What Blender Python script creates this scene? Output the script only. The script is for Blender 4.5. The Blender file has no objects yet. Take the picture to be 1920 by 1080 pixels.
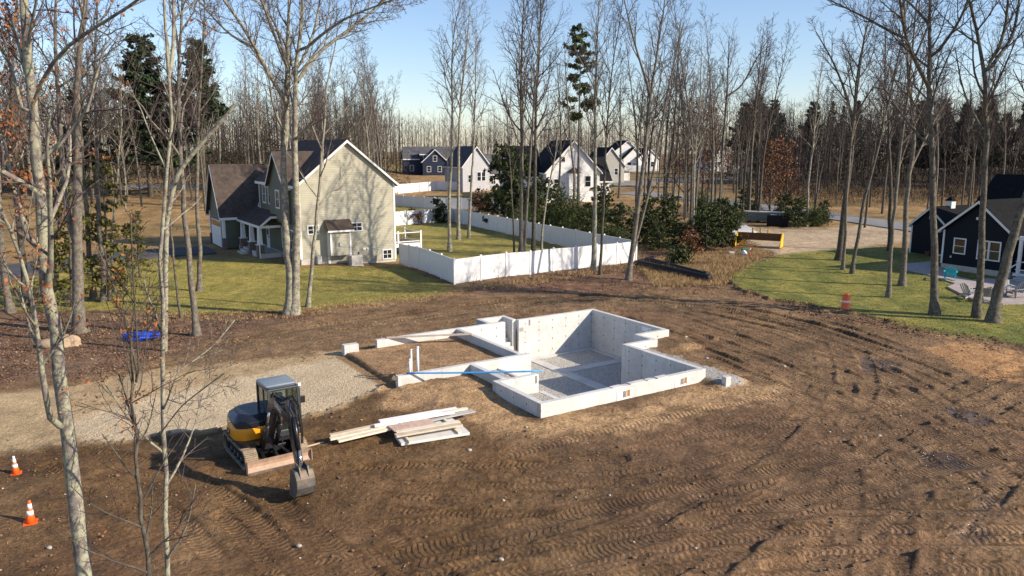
import bpy, math, random
import numpy as np
from mathutils import Vector, Matrix
R = math.radians
scn = bpy.context.scene
COL = scn.collection
# ---------------------------------------------------------------- camera, sky, sun, exposure
FPX, CAMH, YHOR = 1440.0, 9.7, 278.0
PITCH = math.atan((540 - YHOR) / FPX)
cam_d = bpy.data.cameras.new('camera'); cam = bpy.data.objects.new('camera', cam_d); COL.objects.link(cam)
cam.location = (0, 0, CAMH); cam.rotation_euler = (math.pi / 2 - PITCH, 0, 0)
cam_d.sensor_width = 36; cam_d.lens = FPX / 1920 * 36; cam_d.clip_end = 4000
scn.camera = cam
SUN_EL, SUN_PHI = R(28), R(18)                      # shadows fall to the left and a little away
SUN_H = (math.cos(SUN_PHI), -math.sin(SUN_PHI))     # horizontal direction towards the sun
world = bpy.data.worlds.new('World'); scn.world = world; world.use_nodes = True
wn = world.node_tree
sky = wn.nodes.new('ShaderNodeTexSky'); sky.sky_type = 'NISHITA'; sky.sun_disc = False
sky.sun_elevation = SUN_EL; sky.sun_rotation = math.atan2(SUN_H[0], SUN_H[1])
sky.air_density = 1.0; sky.dust_density = 0.35; sky.ozone_density = 3.0; sky.altitude = 50
bg = wn.nodes['Background']; bg.inputs['Strength'].default_value = 0.122
tint = wn.nodes.new('ShaderNodeMix'); tint.data_type = 'RGBA'; tint.blend_type = 'MULTIPLY'; tint.inputs[0].default_value = 1.0   # white balance
tint.inputs[7].default_value = (1.03, 0.98, 1.02, 1); wn.links.new(sky.outputs[0], tint.inputs[6]); wn.links.new(tint.outputs[2], bg.inputs['Color'])
sun_d = bpy.data.lights.new('sun', 'SUN'); sun_d.energy = 5.0; sun_d.angle = R(0.5); sun_d.color = (1.0, 0.87, 0.70)
sun = bpy.data.objects.new('sun', sun_d); COL.objects.link(sun); sun.location = (60, -30, 60)
sun.rotation_euler = Vector((SUN_H[0] * math.cos(SUN_EL), SUN_H[1] * math.cos(SUN_EL), math.sin(SUN_EL))).to_track_quat('Z', 'Y').to_euler()
scn.view_settings.view_transform = 'Standard'; scn.view_settings.look = 'None'
scn.view_settings.gamma = 1.0; scn.view_settings.exposure = 0.53

# ---------------------------------------------------------------- terrain and survey helpers
def sst(t):
    t = np.clip(t, 0, 1); return t * t * (3 - 2 * t)
def terrain(x, y):
    return 3.0 * sst((y - 110) / 110) + 2.6 * sst((y - 82) / 62) * sst((-x - 25) / 25)
def ray(u, v):
    dx = (u - 960) / FPX; dy = -(v - 540) / FPX
    return dx, math.cos(PITCH) + dy * math.sin(PITCH), -math.sin(PITCH) + dy * math.cos(PITCH)
def G(u, v, z=None):
    """survey: where the sight line through a picture point meets the ground (or height z)"""
    d = ray(u, v); zz = 0.0 if z is None else z
    for _ in range(25):
        t = (zz - CAMH) / d[2]; x, y = t * d[0], t * d[1]
        if z is not None: break
        zz = 0.6 * zz + 0.4 * float(terrain(x, min(y, 400)))
    return Vector((x, y, zz))
def A(u, v, y):
    d = ray(u, v); t = y / d[1]
    return Vector((t * d[0], y, CAMH + t * d[2]))

# ---------------------------------------------------------------- scene-graph helpers
def tag(o, label=None, cat=None, group=None, kind=None):
    if label: o['label'] = label
    if cat: o['category'] = cat
    if group: o['group'] = group
    if kind: o['kind'] = kind
    return o
def thing(name, label, cat, loc=(0, 0, 0), rz=0.0, group=None):
    o = bpy.data.objects.new(name, None); o.empty_display_size = 0.2; COL.objects.link(o)
    o.location = loc; o.rotation_euler = (0, 0, rz)
    return tag(o, label, cat, group)
def link(name, me, mat, parent=None, smooth=False):
    if mat is not None and len(me.materials) == 0: me.materials.append(mat)
    if smooth: me.polygons.foreach_set('use_smooth', np.ones(len(me.polygons), bool))
    o = bpy.data.objects.new(name, me); COL.objects.link(o)
    if parent is not None: o.parent = parent
    return o
def copy_tree(root):
    r = root.copy(); COL.objects.link(r)
    for ch in root.children:
        c = ch.copy(); COL.objects.link(c); c.parent = r
        for g in ch.children:
            d = g.copy(); COL.objects.link(d); d.parent = c
    return r
def mesh_np(name, V, F4=None, F3=None):
    V = np.asarray(V, np.float32).reshape(-1, 3)
    F4 = np.zeros((0, 4), np.int32) if F4 is None else np.asarray(F4, np.int32).reshape(-1, 4)
    F3 = np.zeros((0, 3), np.int32) if F3 is None else np.asarray(F3, np.int32).reshape(-1, 3)
    me = bpy.data.meshes.new(name)
    me.vertices.add(len(V)); me.vertices.foreach_set('co', V.ravel())
    nl = F4.size + F3.size
    me.loops.add(nl); me.loops.foreach_set('vertex_index', np.concatenate([F4.ravel(), F3.ravel()]))
    npol = len(F4) + len(F3); me.polygons.add(npol)
    st = np.concatenate([np.arange(len(F4)) * 4, F4.size + np.arange(len(F3)) * 3]).astype(np.int32)
    me.polygons.foreach_set('loop_start', st)
    me.update(calc_edges=True)
    return me
class MB:
    def __init__(s): s.v = []; s.f = []
    def add(s, V, F):
        n = len(s.v); s.v += [tuple(map(float, p)) for p in V]; s.f += [tuple(i + n for i in f) for f in F]; return s
    def bx(s, x0, x1, y0, y1, z0, z1):
        return s.add([(x0,y0,z0),(x1,y0,z0),(x1,y1,z0),(x0,y1,z0),(x0,y0,z1),(x1,y0,z1),(x1,y1,z1),(x0,y1,z1)],
                     [(3,2,1,0),(4,5,6,7),(0,1,5,4),(1,2,6,5),(2,3,7,6),(3,0,4,7)])
    def box(s, c, size, M=None):
        a, b, d = size[0] / 2, size[1] / 2, size[2] / 2
        P = [Vector(p) for p in [(-a,-b,-d),(a,-b,-d),(a,b,-d),(-a,b,-d),(-a,-b,d),(a,-b,d),(a,b,d),(-a,b,d)]]
        if M is not None: P = [M @ p for p in P]
        return s.add([p + Vector(c) for p in P], [(3,2,1,0),(4,5,6,7),(0,1,5,4),(1,2,6,5),(2,3,7,6),(3,0,4,7)])
    def bar(s, p, q, w, h, up=(0, 0, 1)):
        p, q = Vector(p), Vector(q); d = (q - p); L = d.length; d.normalize()
        sx = d.cross(Vector(up))
        if sx.length < 1e-4: sx = d.cross(Vector((0, 1, 0)))
        sx.normalize(); uz = sx.cross(d)
        M = Matrix((d, sx, uz)).transposed()
        return s.box((p + q) / 2, (L, w, h), M)
    def prism(s, poly, axis, a, b):
        """poly of 2-D points extruded along axis from a to b ('x': (y,z), 'y': (x,z), 'z': (x,y))"""
        def p3(p, t): return {'x': (t, p[0], p[1]), 'y': (p[0], t, p[1]), 'z': (p[0], p[1], t)}[axis]
        n = len(poly); V = [p3(p, a) for p in poly] + [p3(p, b) for p in poly]
        F = [tuple(range(n - 1, -1, -1)), tuple(range(n, 2 * n))] + [(i, (i + 1) % n, n + (i + 1) % n, n + i) for i in range(n)]
        return s.add(V, F)
    def tube(s, pts, rad, n=8, cap=True):
        pts = [Vector(p) for p in pts]
        rad = [rad] * len(pts) if not hasattr(rad, '__len__') else rad
        V = []; F = []; ref = None
        for i, p in enumerate(pts):
            d = (pts[min(i + 1, len(pts) - 1)] - pts[max(i - 1, 0)]).normalized()
            if ref is None: ref = d.orthogonal().normalized()
            u = (ref - d * ref.dot(d)).normalized(); ref = u; w = d.cross(u)
            V += [p + (u * math.cos(2 * math.pi * k / n) + w * math.sin(2 * math.pi * k / n)) * rad[i] for k in range(n)]
        for i in range(len(pts) - 1):
            for k in range(n):
                a = i * n + k; b = i * n + (k + 1) % n; F.append((a, b, b + n, a + n))
        if cap: F += [tuple(range(n - 1, -1, -1)), tuple(range((len(pts) - 1) * n, len(pts) * n))]
        return s.add(V, F)
    def lathe(s, prof, n=16, c=(0, 0, 0)):
        V = []; F = []
        for r, z in prof: V += [(c[0] + r * math.cos(2 * math.pi * k / n), c[1] + r * math.sin(2 * math.pi * k / n), c[2] + z) for k in range(n)]
        for i in range(len(prof) - 1):
            for k in range(n):
                a = i * n + k; b = i * n + (k + 1) % n; F.append((a, b, b + n, a + n))
        F += [tuple(range(n - 1, -1, -1)), tuple(range((len(prof) - 1) * n, len(prof) * n))]
        return s.add(V, F)
    def build(s, name, mat, parent=None, smooth=False, bevel=0.0):
        me = bpy.data.meshes.new(name); me.from_pydata(s.v, [], s.f); me.update()
        o = link(name, me, mat, parent, smooth)
        if bevel:
            m = o.modifiers.new('bevel', 'BEVEL'); m.width = bevel; m.segments = 2; m.limit_method = 'ANGLE'; m.angle_limit = R(35)
        return o

# ---------------------------------------------------------------- procedural materials
def newmat(name):
    m = bpy.data.materials.new(name); m.use_nodes = True
    nt = m.node_tree; b = nt.nodes['Principled BSDF']
    return m, nt, b
def nd(nt, typ, **kw):
    n = nt.nodes.new(typ)
    for k, v in kw.items():
        if k.startswith('i_'): n.inputs[k[2:].replace('_', ' ')].default_value = v
        else: setattr(n, k, v)
    return n
def mixc(nt, fac, a, b, blend='MIX'):
    n = nt.nodes.new('ShaderNodeMix'); n.data_type = 'RGBA'; n.blend_type = blend
    for s, v in ((n.inputs[0], fac), (n.inputs[6], a), (n.inputs[7], b)):
        if isinstance(v, bpy.types.NodeSocket): nt.links.new(v, s)
        elif isinstance(v, (int, float)): s.default_value = v
        else: s.default_value = (*v[:3], 1)
    return n.outputs[2]
def ramp(nt, src, stops):
    r = nt.nodes.new('ShaderNodeValToRGB'); e = r.color_ramp.elements
    while len(e) < len(stops): e.new(0.5)
    for k, (p, c) in enumerate(stops):
        e[k].position = p; e[k].color = (*((c, c, c) if isinstance(c, (int, float)) else c), 1)
    nt.links.new(src, r.inputs[0]); return r.outputs[0]
def noise(nt, co, scale, detail=4, rough=0.6):
    n = nd(nt, 'ShaderNodeTexNoise'); n.inputs['Scale'].default_value = scale; n.inputs['Detail'].default_value = detail
    n.inputs['Roughness'].default_value = rough
    if co is not None: nt.links.new(co, n.inputs['Vector'])
    return n.outputs[0]
def mth(nt, op, a, b=None, c=None):
    n = nt.nodes.new('ShaderNodeMath'); n.operation = op
    for s, v in zip(n.inputs, (a, b, c)):
        if v is None: continue
        if isinstance(v, bpy.types.NodeSocket): nt.links.new(v, s)
        else: s.default_value = v
    return n.outputs[0]
def bumpn(nt, b, h, strength=0.4, dist=0.02):
    n = nt.nodes.new('ShaderNodeBump'); n.inputs['Strength'].default_value = strength; n.inputs['Distance'].default_value = dist
    nt.links.new(h, n.inputs['Height']); nt.links.new(n.outputs[0], b.inputs['Normal'])
def mat(name, col, rough=0.6, var=0.25, scale=4.0, metal=0.0, bump=0.2, bscale=40.0, dist=0.01, dirt=None, dirt_amt=0.5, dscale=2.0, spec=0.5, coord='Object'):
    m, nt, b = newmat(name)
    co = nd(nt, 'ShaderNodeTexCoord').outputs[coord]
    c0 = tuple(min(1, x * (1 - var)) for x in col); c1 = tuple(min(1, x * (1 + var)) for x in col)
    n1 = noise(nt, co, scale, 6, 0.65)
    out = ramp(nt, n1, [(0.3, c0), (0.7, c1)])
    if dirt:
        n2 = noise(nt, co, dscale, 8, 0.7)
        f = ramp(nt, n2, [(0.5 - 0.0, 0.0), (0.68, dirt_amt)])
        out = mixc(nt, f, out, dirt)
    nt.links.new(out, b.inputs['Base Color'])
    rv = mth(nt, 'MULTIPLY_ADD', n1, 0.2, rough - 0.1); nt.links.new(rv, b.inputs['Roughness'])
    b.inputs['Metallic'].default_value = metal; b.inputs['Specular IOR Level'].default_value = spec
    if bump: bumpn(nt, b, noise(nt, co, bscale, 5, 0.6), bump, dist)
    return m
def siding(name, col, course=0.15, spec=0.4):
    m, nt, b = newmat(name); co = nd(nt, 'ShaderNodeTexCoord').outputs['Object']
    sep = nd(nt, 'ShaderNodeSeparateXYZ'); nt.links.new(co, sep.inputs[0])
    fr = mth(nt, 'FRACT', mth(nt, 'DIVIDE', sep.outputs[2], course))
    n1 = noise(nt, co, 1.2, 6, 0.7)
    base = ramp(nt, n1, [(0.3, tuple(x * 0.9 for x in col)), (0.7, tuple(min(1, x * 1.08) for x in col))])
    crease = ramp(nt, fr, [(0.0, 0.72), (0.12, 1.0), (1.0, 1.0)])
    nt.links.new(mixc(nt, 1.0, base, crease, 'MULTIPLY'), b.inputs['Base Color'])
    b.inputs['Roughness'].default_value = 0.55; b.inputs['Specular IOR Level'].default_value = spec
    bumpn(nt, b, mth(nt, 'SUBTRACT', 1.0, fr), 0.9, 0.02)
    return m
def shingles(name, col):
    m, nt, b = newmat(name); co = nd(nt, 'ShaderNodeTexCoord').outputs['Object']
    sep = nd(nt, 'ShaderNodeSeparateXYZ'); nt.links.new(co, sep.inputs[0])
    row = mth(nt, 'DIVIDE', sep.outputs[2], 0.11)
    fr = mth(nt, 'FRACT', row)
    v = nd(nt, 'ShaderNodeTexVoronoi'); v.inputs['Scale'].default_value = 3.2; nt.links.new(co, v.inputs['Vector'])
    tabs = ramp(nt, v.outputs['Color'], [(0.0, 0.72), (1.0, 1.25)])
    n1 = noise(nt, co, 0.8, 6, 0.7)
    base = ramp(nt, n1, [(0.3, tuple(x * 0.8 for x in col)), (0.7, tuple(x * 1.15 for x in col))])
    base = mixc(nt, 1.0, base, tabs, 'MULTIPLY')
    base = mixc(nt, 1.0, base, ramp(nt, fr, [(0.0, 0.6), (0.15, 1.0), (1.0, 1.0)]), 'MULTIPLY')
    nt.links.new(base, b.inputs['Base Color']); b.inputs['Roughness'].default_value = 0.95; b.inputs['Specular IOR Level'].default_value = 0.15
    bumpn(nt, b, mth(nt, 'SUBTRACT', 1.0, fr), 0.5, 0.02)
    return m
def glassmat(name, tint=(0.75, 0.85, 0.82), see=0.6):
    m, nt, b = newmat(name); nt.nodes.remove(b)
    t = nd(nt, 'ShaderNodeBsdfTransparent'); t.inputs[0].default_value = (*tint, 1)
    g = nd(nt, 'ShaderNodeBsdfGlossy'); g.inputs['Roughness'].default_value = 0.03
    x = nd(nt, 'ShaderNodeMixShader'); x.inputs[0].default_value = 1 - see
    f = nd(nt, 'ShaderNodeFresnel'); f.inputs[0].default_value = 1.5
    nt.links.new(mth(nt, 'MULTIPLY_ADD', f.outputs[0], 0.8, (1 - see) * 0.25), x.inputs[0])
    nt.links.new(t.outputs[0], x.inputs[1]); nt.links.new(g.outputs[0], x.inputs[2])
    nt.links.new(x.outputs[0], nt.nodes['Material Output'].inputs[0])
    return m
def textmesh(txt, size, depth, name, m, parent, loc, rot):
    c = bpy.data.curves.new('lettering', 'FONT'); c.body = txt; c.size = size; c.extrude = depth; c.align_x = 'CENTER'; c.align_y = 'CENTER'
    t = bpy.data.objects.new('lettering', c); COL.objects.link(t)
    me = bpy.data.meshes.new_from_object(t.evaluated_get(bpy.context.evaluated_depsgraph_get()))
    bpy.data.objects.remove(t); bpy.data.curves.remove(c)
    o = link(name, me, m, parent); o.location = loc; o.rotation_euler = rot
    return o

WHITE = mat('white_vinyl', (0.80, 0.80, 0.80), 0.4, 0.04, 3, bump=0.05, dirt=(0.55, 0.5, 0.42), dirt_amt=0.12, dscale=0.8)
TRIM = mat('white_trim', (0.76, 0.76, 0.75), 0.45, 0.05, 3, bump=0.05)
PANE = mat('window_glass', (0.015, 0.02, 0.028), 0.08, 0.3, 1.0, bump=0.0, spec=0.9)
BLACK = mat('black_metal', (0.012, 0.013, 0.016), 0.35, 0.3, 6, bump=0.05, spec=0.6)
# ---------------------------------------------------------------- value noise (numpy)
def vnoise(x, y, seed=0):
    xi = np.floor(x).astype(np.int64); yi = np.floor(y).astype(np.int64); xf = x - xi; yf = y - yi
    def h(a, b):
        n = (a * 374761393 + b * 668265263 + seed * 1442695041) & 0x7fffffff
        n = ((n ^ (n >> 13)) * 1274126177) & 0x7fffffff
        return ((n ^ (n >> 16)) & 0xffff) / 65535.0
    u = xf * xf * (3 - 2 * xf); v = yf * yf * (3 - 2 * yf)
    return (h(xi, yi) * (1 - u) + h(xi + 1, yi) * u) * (1 - v) + (h(xi, yi + 1) * (1 - u) + h(xi + 1, yi + 1) * u) * v
def fbm(x, y, seed=0, oct=4, gain=0.5):
    s = 0; a = 1; t = 0
    for k in range(oct):
        s = s + a * (vnoise(x * 2 ** k, y * 2 ** k, seed + k * 17) - 0.5); t += a; a *= gain
    return s / t * 2
def polysd(X, Y, poly):
    """signed distance to a polygon, positive inside"""
    d = np.full(X.shape, 1e9); ins = np.zeros(X.shape, bool); n = len(poly)
    for i in range(n):
        ax, ay = poly[i][0], poly[i][1]; bx, by = poly[(i + 1) % n][0], poly[(i + 1) % n][1]
        ex, ey = bx - ax, by - ay; wx, wy = X - ax, Y - ay
        t = np.clip((wx * ex + wy * ey) / (ex * ex + ey * ey + 1e-9), 0, 1)
        d = np.minimum(d, (wx - ex * t) ** 2 + (wy - ey * t) ** 2)
        c = ((ay > Y) != (by > Y)) & (X < (bx - ax) * (Y - ay) / (by - ay + 1e-12) + ax)
        ins ^= c
    d = np.sqrt(d); return np.where(ins, d, -d)
def PX(*pts): return [tuple(G(u, v)[:2]) for u, v in pts]

# ---------------------------------------------------------------- foundation frame
FO = (1.046, 26.70); FTH = R(32.6); FE1 = (math.cos(FTH), math.sin(FTH)); FE2 = (-FE1[1], FE1[0])
def fw(a, b, z=0.0): return Vector((FO[0] + a * FE1[0] + b * FE2[0], FO[1] + a * FE1[1] + b * FE2[1], z))
def tof(x, y):
    dx, dy = x - FO[0], y - FO[1]; return dx * FE1[0] + dy * FE1[1], dx * FE2[0] + dy * FE2[1]
PIT = [(2.15,0.12),(8.35,0.12),(8.35,4.97),(10.15,4.97),(10.15,6.15),(12.05,6.15),(12.05,12.17),(3.2,12.17),(3.2,6.07),(1.75,6.07),(1.75,3.3),(2.15,3.3)]
BULK = [(5.2, 12.1), (6.8, 12.1), (6.8, 13.4), (5.2, 13.4)]

# ---------------------------------------------------------------- ground zones
Z_LAWN_L = PX((-60,560),(60,520),(200,492),(330,484),(480,488),(560,503),(740,493),(770,507),(858,541),(790,556),(700,566),(600,578),(480,588),(330,592),(170,580),(60,585))
Z_LAWN_B = PX((742,480),(852,527),(1180,482),(1170,470),(850,395),(740,408))
Z_LAWN_R = PX((1362,520),(1400,498),(1460,480),(1540,470),(1650,462),(1720,470),(1960,470),(2100,560),(2100,690),(1920,652),(1800,632),(1700,614),(1590,586),(1460,562),(1385,540))
Z_LAWN_N = PX((740,372),(930,362),(940,385),(815,392),(740,396))
Z_LEAF_L = PX((-80,650),(0,606),(80,590),(200,588),(400,592),(560,584),(590,592),(540,606),(440,632),(360,655),(240,690),(100,705),(-80,730))
Z_LEAF_R = PX((870,545),(1000,520),(1180,492),(1200,470),(1380,440),(1440,476),(1370,512),(1362,530),(1300,545),(1150,548),(1000,552))
Z_TAN = PX((-150,860),(130,840),(420,800),(700,735),(735,712),(650,658),(480,676),(330,692),(160,722),(-150,755))
Z_GRAV = PX((648,668),(735,714),(700,738),(630,766),(520,796),(330,815),(140,838),(110,800),(280,752),(480,700))
Z_SAND = PX((735,728),(900,716),(1010,785),(1150,765),(1318,722),(1330,690),(1262,650),(1300,655),(1390,700),(1440,730),(1330,770),(1120,806),(1000,825),(880,805),(800,772),(700,762))
Z_GARAGE = [tuple(fw(a, b)[:2]) for a, b in ((-3.4, 6), (3.2, 6), (3.2, 12.2), (-3.4, 12.2))]
Z_PATCH = PX((1745,655),(1800,648),(1915,660),(1925,720),(1850,715),(1790,690))
Z_DRIVE = PX((1375,418),(1420,428),(1550,428),(1640,420),(1700,428),(1710,450),(1640,462),(1540,470),(1470,478),(1440,468),(1380,440))
Z_TRACKLANE = PX((100,690),(400,640),(600,606),(760,586),(950,566),(1200,552),(1350,560),(1350,590),(1100,575),(900,592),(700,625),(640,655),(480,672),(200,715))
Z_STRAW = PX((1190,500),(1280,478),(1440,472),(1380,505),(1350,535),(1240,540))
zones_done = True
def ground_height_extra(X, Y):
    """local relief on top of the broad terrain (no pit)"""
    f1, f2 = tof(X, Y)
    h = np.zeros_like(X)
    sdg = np.minimum(np.minimum(f1 + 2.9, 3.17 - f1), np.minimum(f2 - 6.08, 12.17 - f2))     # garage soil
    h = np.where(sdg > 0.0, 0.16 + 0.05 * fbm(X * 0.7, Y * 0.7, 5), h)
    sr = np.minimum(np.minimum(f1 - 8.4, 9.9 - f1), np.minimum(f2 + 0.8, 4.9 - f2))          # stone strip on the right
    h = h + 0.22 * sst((sr + 0.4) / 0.6)
    sr = np.minimum(np.minimum(f1 - 10.2, 12.8 - f1), np.minimum(f2 - 3.5, 6.1 - f2))
    h = h + 0.2 * sst((sr + 0.6) / 0.8) * (f2 > 4.0)
    sl = np.minimum(np.minimum(f1 + 2.6, 0.6 - f1), np.minimum(f2 - 3.2, 6.0 - f2))          # fill beside the garage wall
    h = h + 0.18 * sst((sl + 1.0) / 1.6) * (f2 < 6.0)
    ho = np.sqrt((X + 10.5) ** 2 + (Y - 67) ** 2); h = h - 0.35 * sst((7 - ho) / 7)           # low corner by the house
    return h
def axis_lines(lo, hi, core_lo, core_hi, s0, grow, smax):
    mid = list(np.arange(core_lo, core_hi, s0)); a = []; p = core_hi; s = s0
    while p < hi: a.append(p); s = min(s * grow, smax); p += s
    a.append(hi); b = []; p = core_lo; s = s0
    while True:
        s = min(s * grow, smax); p -= s
        if p <= lo: break
        b.append(p)
    b.append(lo); return np.array(b[::-1] + mid + a)
xs = axis_lines(-520, 520, -16, 20, 0.095, 1.025, 25)
ys = [4.0]; s = 0.12
while ys[-1] < 900:
    yv = ys[-1]
    s = 0.12 if yv < 14 else (0.075 + (yv - 14) * 0.0022 if yv < 50 else min(s * 1.03, 25))
    ys.append(yv + s)
ys = np.array(ys)
GX, GY = np.meshgrid(xs, ys); NXG, NYG = len(xs), len(ys)
near = GY < 75
Hg = terrain(GX, GY) + ground_height_extra(GX, GY)
wob = fbm(GX * 0.35, GY * 0.35, 3, 5) ; wob2 = fbm(GX * 1.5, GY * 1.5, 9, 4)
def wz(poly, soft=0.5, amp=1.2): 
    x0 = min(p[0] for p in poly) - 6; x1 = max(p[0] for p in poly) + 6; y0 = min(p[1] for p in poly) - 6; y1 = max(p[1] for p in poly) + 6
    out = np.zeros(GX.shape); m = (GX > x0) & (GX < x1) & (GY > y0) & (GY < y1)
    sd = polysd(GX[m], GY[m], poly) + amp * 0.6 * wob[m] + amp * 0.35 * wob2[m]
    out[m] = sst(sd / (2 * soft) + 0.5); return out
wl, wb, wr, wn_ = wz(Z_LAWN_L, .5, 1.4), wz(Z_LAWN_B, .3, .2), wz(Z_LAWN_R, .45, 1.2), wz(Z_LAWN_N, .5, .5)
wleafL, wleafR, wtan, wgrav = wz(Z_LEAF_L, .8, 2.), wz(Z_LEAF_R, .9, 2.), wz(Z_TAN, .6, 1.0), wz(Z_GRAV, .3, 1.1)
wsand, wgar, wpatch, wdrive = wz(Z_SAND, .8, 1.6), wz(Z_GARAGE, .1, .1), wz(Z_PATCH, .3, .9), wz(Z_DRIVE, .8, 1.0)
wlane, wstraw = wz(Z_TRACKLANE, .9, 1.5), wz(Z_STRAW, .8, 1.6)
F1g, F2g = tof(GX, GY)
wstone = sst((np.minimum(np.minimum(F1g - 8.4, 9.7 + 0.4 * wob2 - F1g), np.minimum(F2g + 1.2 + 0.3 * wob2, 5.3 - F2g)) + 0.1) / 0.3)
wporch = np.maximum(np.where((F1g > 0.1) & (F1g < 2.4) & (F2g > 0.1) & (F2g < 3.3), 1.0, 0), np.where((F1g > 0.5) & (F1g < 1.95) & (F2g > 3.2) & (F2g < 6.1), 1.0, 0))
soft_zones = np.clip(wl + wb + wr + wn_, 0, 1)
dirt = (1 - soft_zones) * (1 - 0.75 * wleafL) * (1 - 0.6 * wleafR) * sst((76 - GY) / 14) * (1 - wgar) * (1 - wporch) * (1 - 0.8 * wstone) * (1 - 0.75 * wgrav) * (1 - 0.6 * wtan)
dirt = np.clip(dirt, 0, 1)
# ---- clods, ruts and tread marks in the bare soil
rough_zone = np.clip(0.35 + 0.9 * fbm(GX * 0.18, GY * 0.18, 41, 3), 0.12, 1.0)
rel = 0.12 * fbm(GX * 0.22, GY * 0.22, 21, 3) + 0.08 * fbm(GX * 0.9, GY * 0.9, 23, 4)
clod = np.abs(fbm(GX * 3.2, GY * 3.2, 31, 4, 0.6)); rel = rel + rough_zone * (0.15 * (clod - 0.15) + 0.06 * fbm(GX * 8, GY * 8, 33, 2))
TS = np.zeros(GX.shape); TL = np.zeros(GX.shape); TW = np.zeros(GX.shape)
def resample(P, step=1.2):
    P = np.array(P, float); d = np.r_[0, np.cumsum(np.hypot(*np.diff(P, axis=0).T))]
    n = max(3, int(d[-1] / step)); t = np.linspace(0, d[-1], n)
    # Catmull-like smoothing
    x = np.interp(t, d, P[:, 0]); y = np.interp(t, d, P[:, 1])
    for _ in range(6):
        x[1:-1] = (x[:-2] + 2 * x[1:-1] + x[2:]) / 4; y[1:-1] = (y[:-2] + 2 * y[1:-1] + y[2:]) / 4
    return np.c_[x, y]
def track(px, gauge=1.7, width=0.42, depth=0.07, lug=0.25, lugd=0.035, seed=0, chev=0.5):
    global rel
    C = resample(PX(*px)); T = np.gradient(C, axis=0); T /= np.linalg.norm(T, axis=1)[:, None] + 1e-9; Nn = np.c_[-T[:, 1], T[:, 0]]
    for side in ((-1, 1) if gauge else (0,)):
        L = C + Nn * side * gauge / 2
        m = (GX > L[:, 0].min() - 1) & (GX < L[:, 0].max() + 1) & (GY > L[:, 1].min() - 1) & (GY < L[:, 1].max() + 1) & near
        X, Y = GX[m], GY[m]; best = np.full(X.shape, 9.0); sg = np.zeros(X.shape); S = np.zeros(X.shape); acc = 0
        for i in range(len(L) - 1):
            ex, ey = L[i + 1] - L[i]; ll = math.hypot(ex, ey) + 1e-9
            wx, wy = X - L[i, 0], Y - L[i, 1]; t = np.clip((wx * ex + wy * ey) / ll ** 2, 0, 1)
            dx, dy = wx - ex * t, wy - ey * t; d = np.hypot(dx, dy); c = d < best
            best[c] = d[c]; sg[c] = np.sign(ex * dy - ey * dx)[c] * d[c]; S[c] = acc + t[c] * ll; acc += ll
        w = width / 2; fade = np.clip(0.7 + 1.1 * fbm(X * 0.25, Y * 0.25, 70 + seed, 2), 0, 1)
        ins = sst((w - best) / 0.08 + 0.5)
        berm = np.exp(-((best - w - 0.08) / 0.09) ** 2)
        a = rel[m]
        a = a * (1 - 0.7 * ins * fade) + fade * (-depth * ins + 0.6 * depth * berm * (0.4 + 1.0 * vnoise(X * 5, Y * 5, seed)))
        rel[m] = a; wv = ins * fade; t0, l0, w0 = TS[m], TL[m], TW[m]; c = wv > 0.02
        t0[c] = S[c] / lug; l0[c] = chev * np.abs(sg[c]) / w; w0[c] = wv[c]; TS[m], TL[m], TW[m] = t0, l0, w0
TR = [([(1960,872),(1600,902),(1300,925),(1000,948),(760,930)], 1.7), ([(1960,822),(1650,878),(1400,932),(1100,1000),(700,1100)], 1.9),
      ([(1230,590),(1420,655),(1600,716),(1780,795),(1960,905)], 1.7), ([(1290,575),(1500,618),(1700,684),(1860,770),(1960,860)], 1.8),
      ([(590,945),(680,1010),(800,1120)], 1.5), ([(470,950),(560,1010),(640,1100)], 1.5),
      ([(980,875),(1200,812),(1400,772),(1600,745),(1960,716)], 1.8), ([(1080,1110),(1350,965),(1500,855),(1570,760),(1540,690)], 1.7),
      ([(1380,1110),(1550,955),(1700,850),(1820,755),(1960,700)], 1.6), ([(260,1110),(480,1010),(700,985),(930,1010)], 1.6),
      ([(880,1110),(1300,1005),(1700,975),(1960,990)], 1.9), ([(120,712),(400,655),(640,612),(900,575),(1100,556),(1300,566),(1500,608),(1650,660)], 1.8),
      ([(1640,1110),(1760,980),(1850,880),(1900,780)], 1.6), ([(1180,880),(1010,900),(850,880),(650,900)], 1.5), ([(1500,1110),(1720,1040),(1960,1030)], 1.7),
      ([(300,700),(560,640),(800,604),(1000,580)], 1.7), ([(1320,640),(1480,700),(1600,790),(1640,900),(1600,1110)], 1.8), ([(130,860),(260,880),(420,950),(520,1110)], 1.5)]
rt = np.random.RandomState(8)
for k in (0, 1, 2, 3, 6, 7, 8, 10, 11, 12, 16, 2, 3, 6, 1, 10):          # repeated passes beside the first ones
    du, dv = rt.normal(0, 25), rt.uniform(-46, 46); TR.append(([(u + du + rt.normal(0, 8), max(v + dv, 556)) for u, v in TR[k][0]], TR[k][1]))
for k, (pp, g) in enumerate(TR): track(pp, g, 0.40 + 0.1 * (k % 3), (0.06 if k < 18 else 0.03) + 0.012 * (k % 3), 0.15 + 0.02 * (k % 4), 0.05, k, 0.4 + 0.3 * (k % 2))
Hg = Hg + rel * np.clip(dirt + 0.15 * (wtan + wgrav + wlane) * (1 - soft_zones) + 0.15 * (wleafL + wleafR), 0, 1) * np.where(near, 1, 0.2)
Hg += 0.03 * fbm(GX * 0.4, GY * 0.4, 51, 3) * np.clip(soft_zones, 0, 1)
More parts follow.
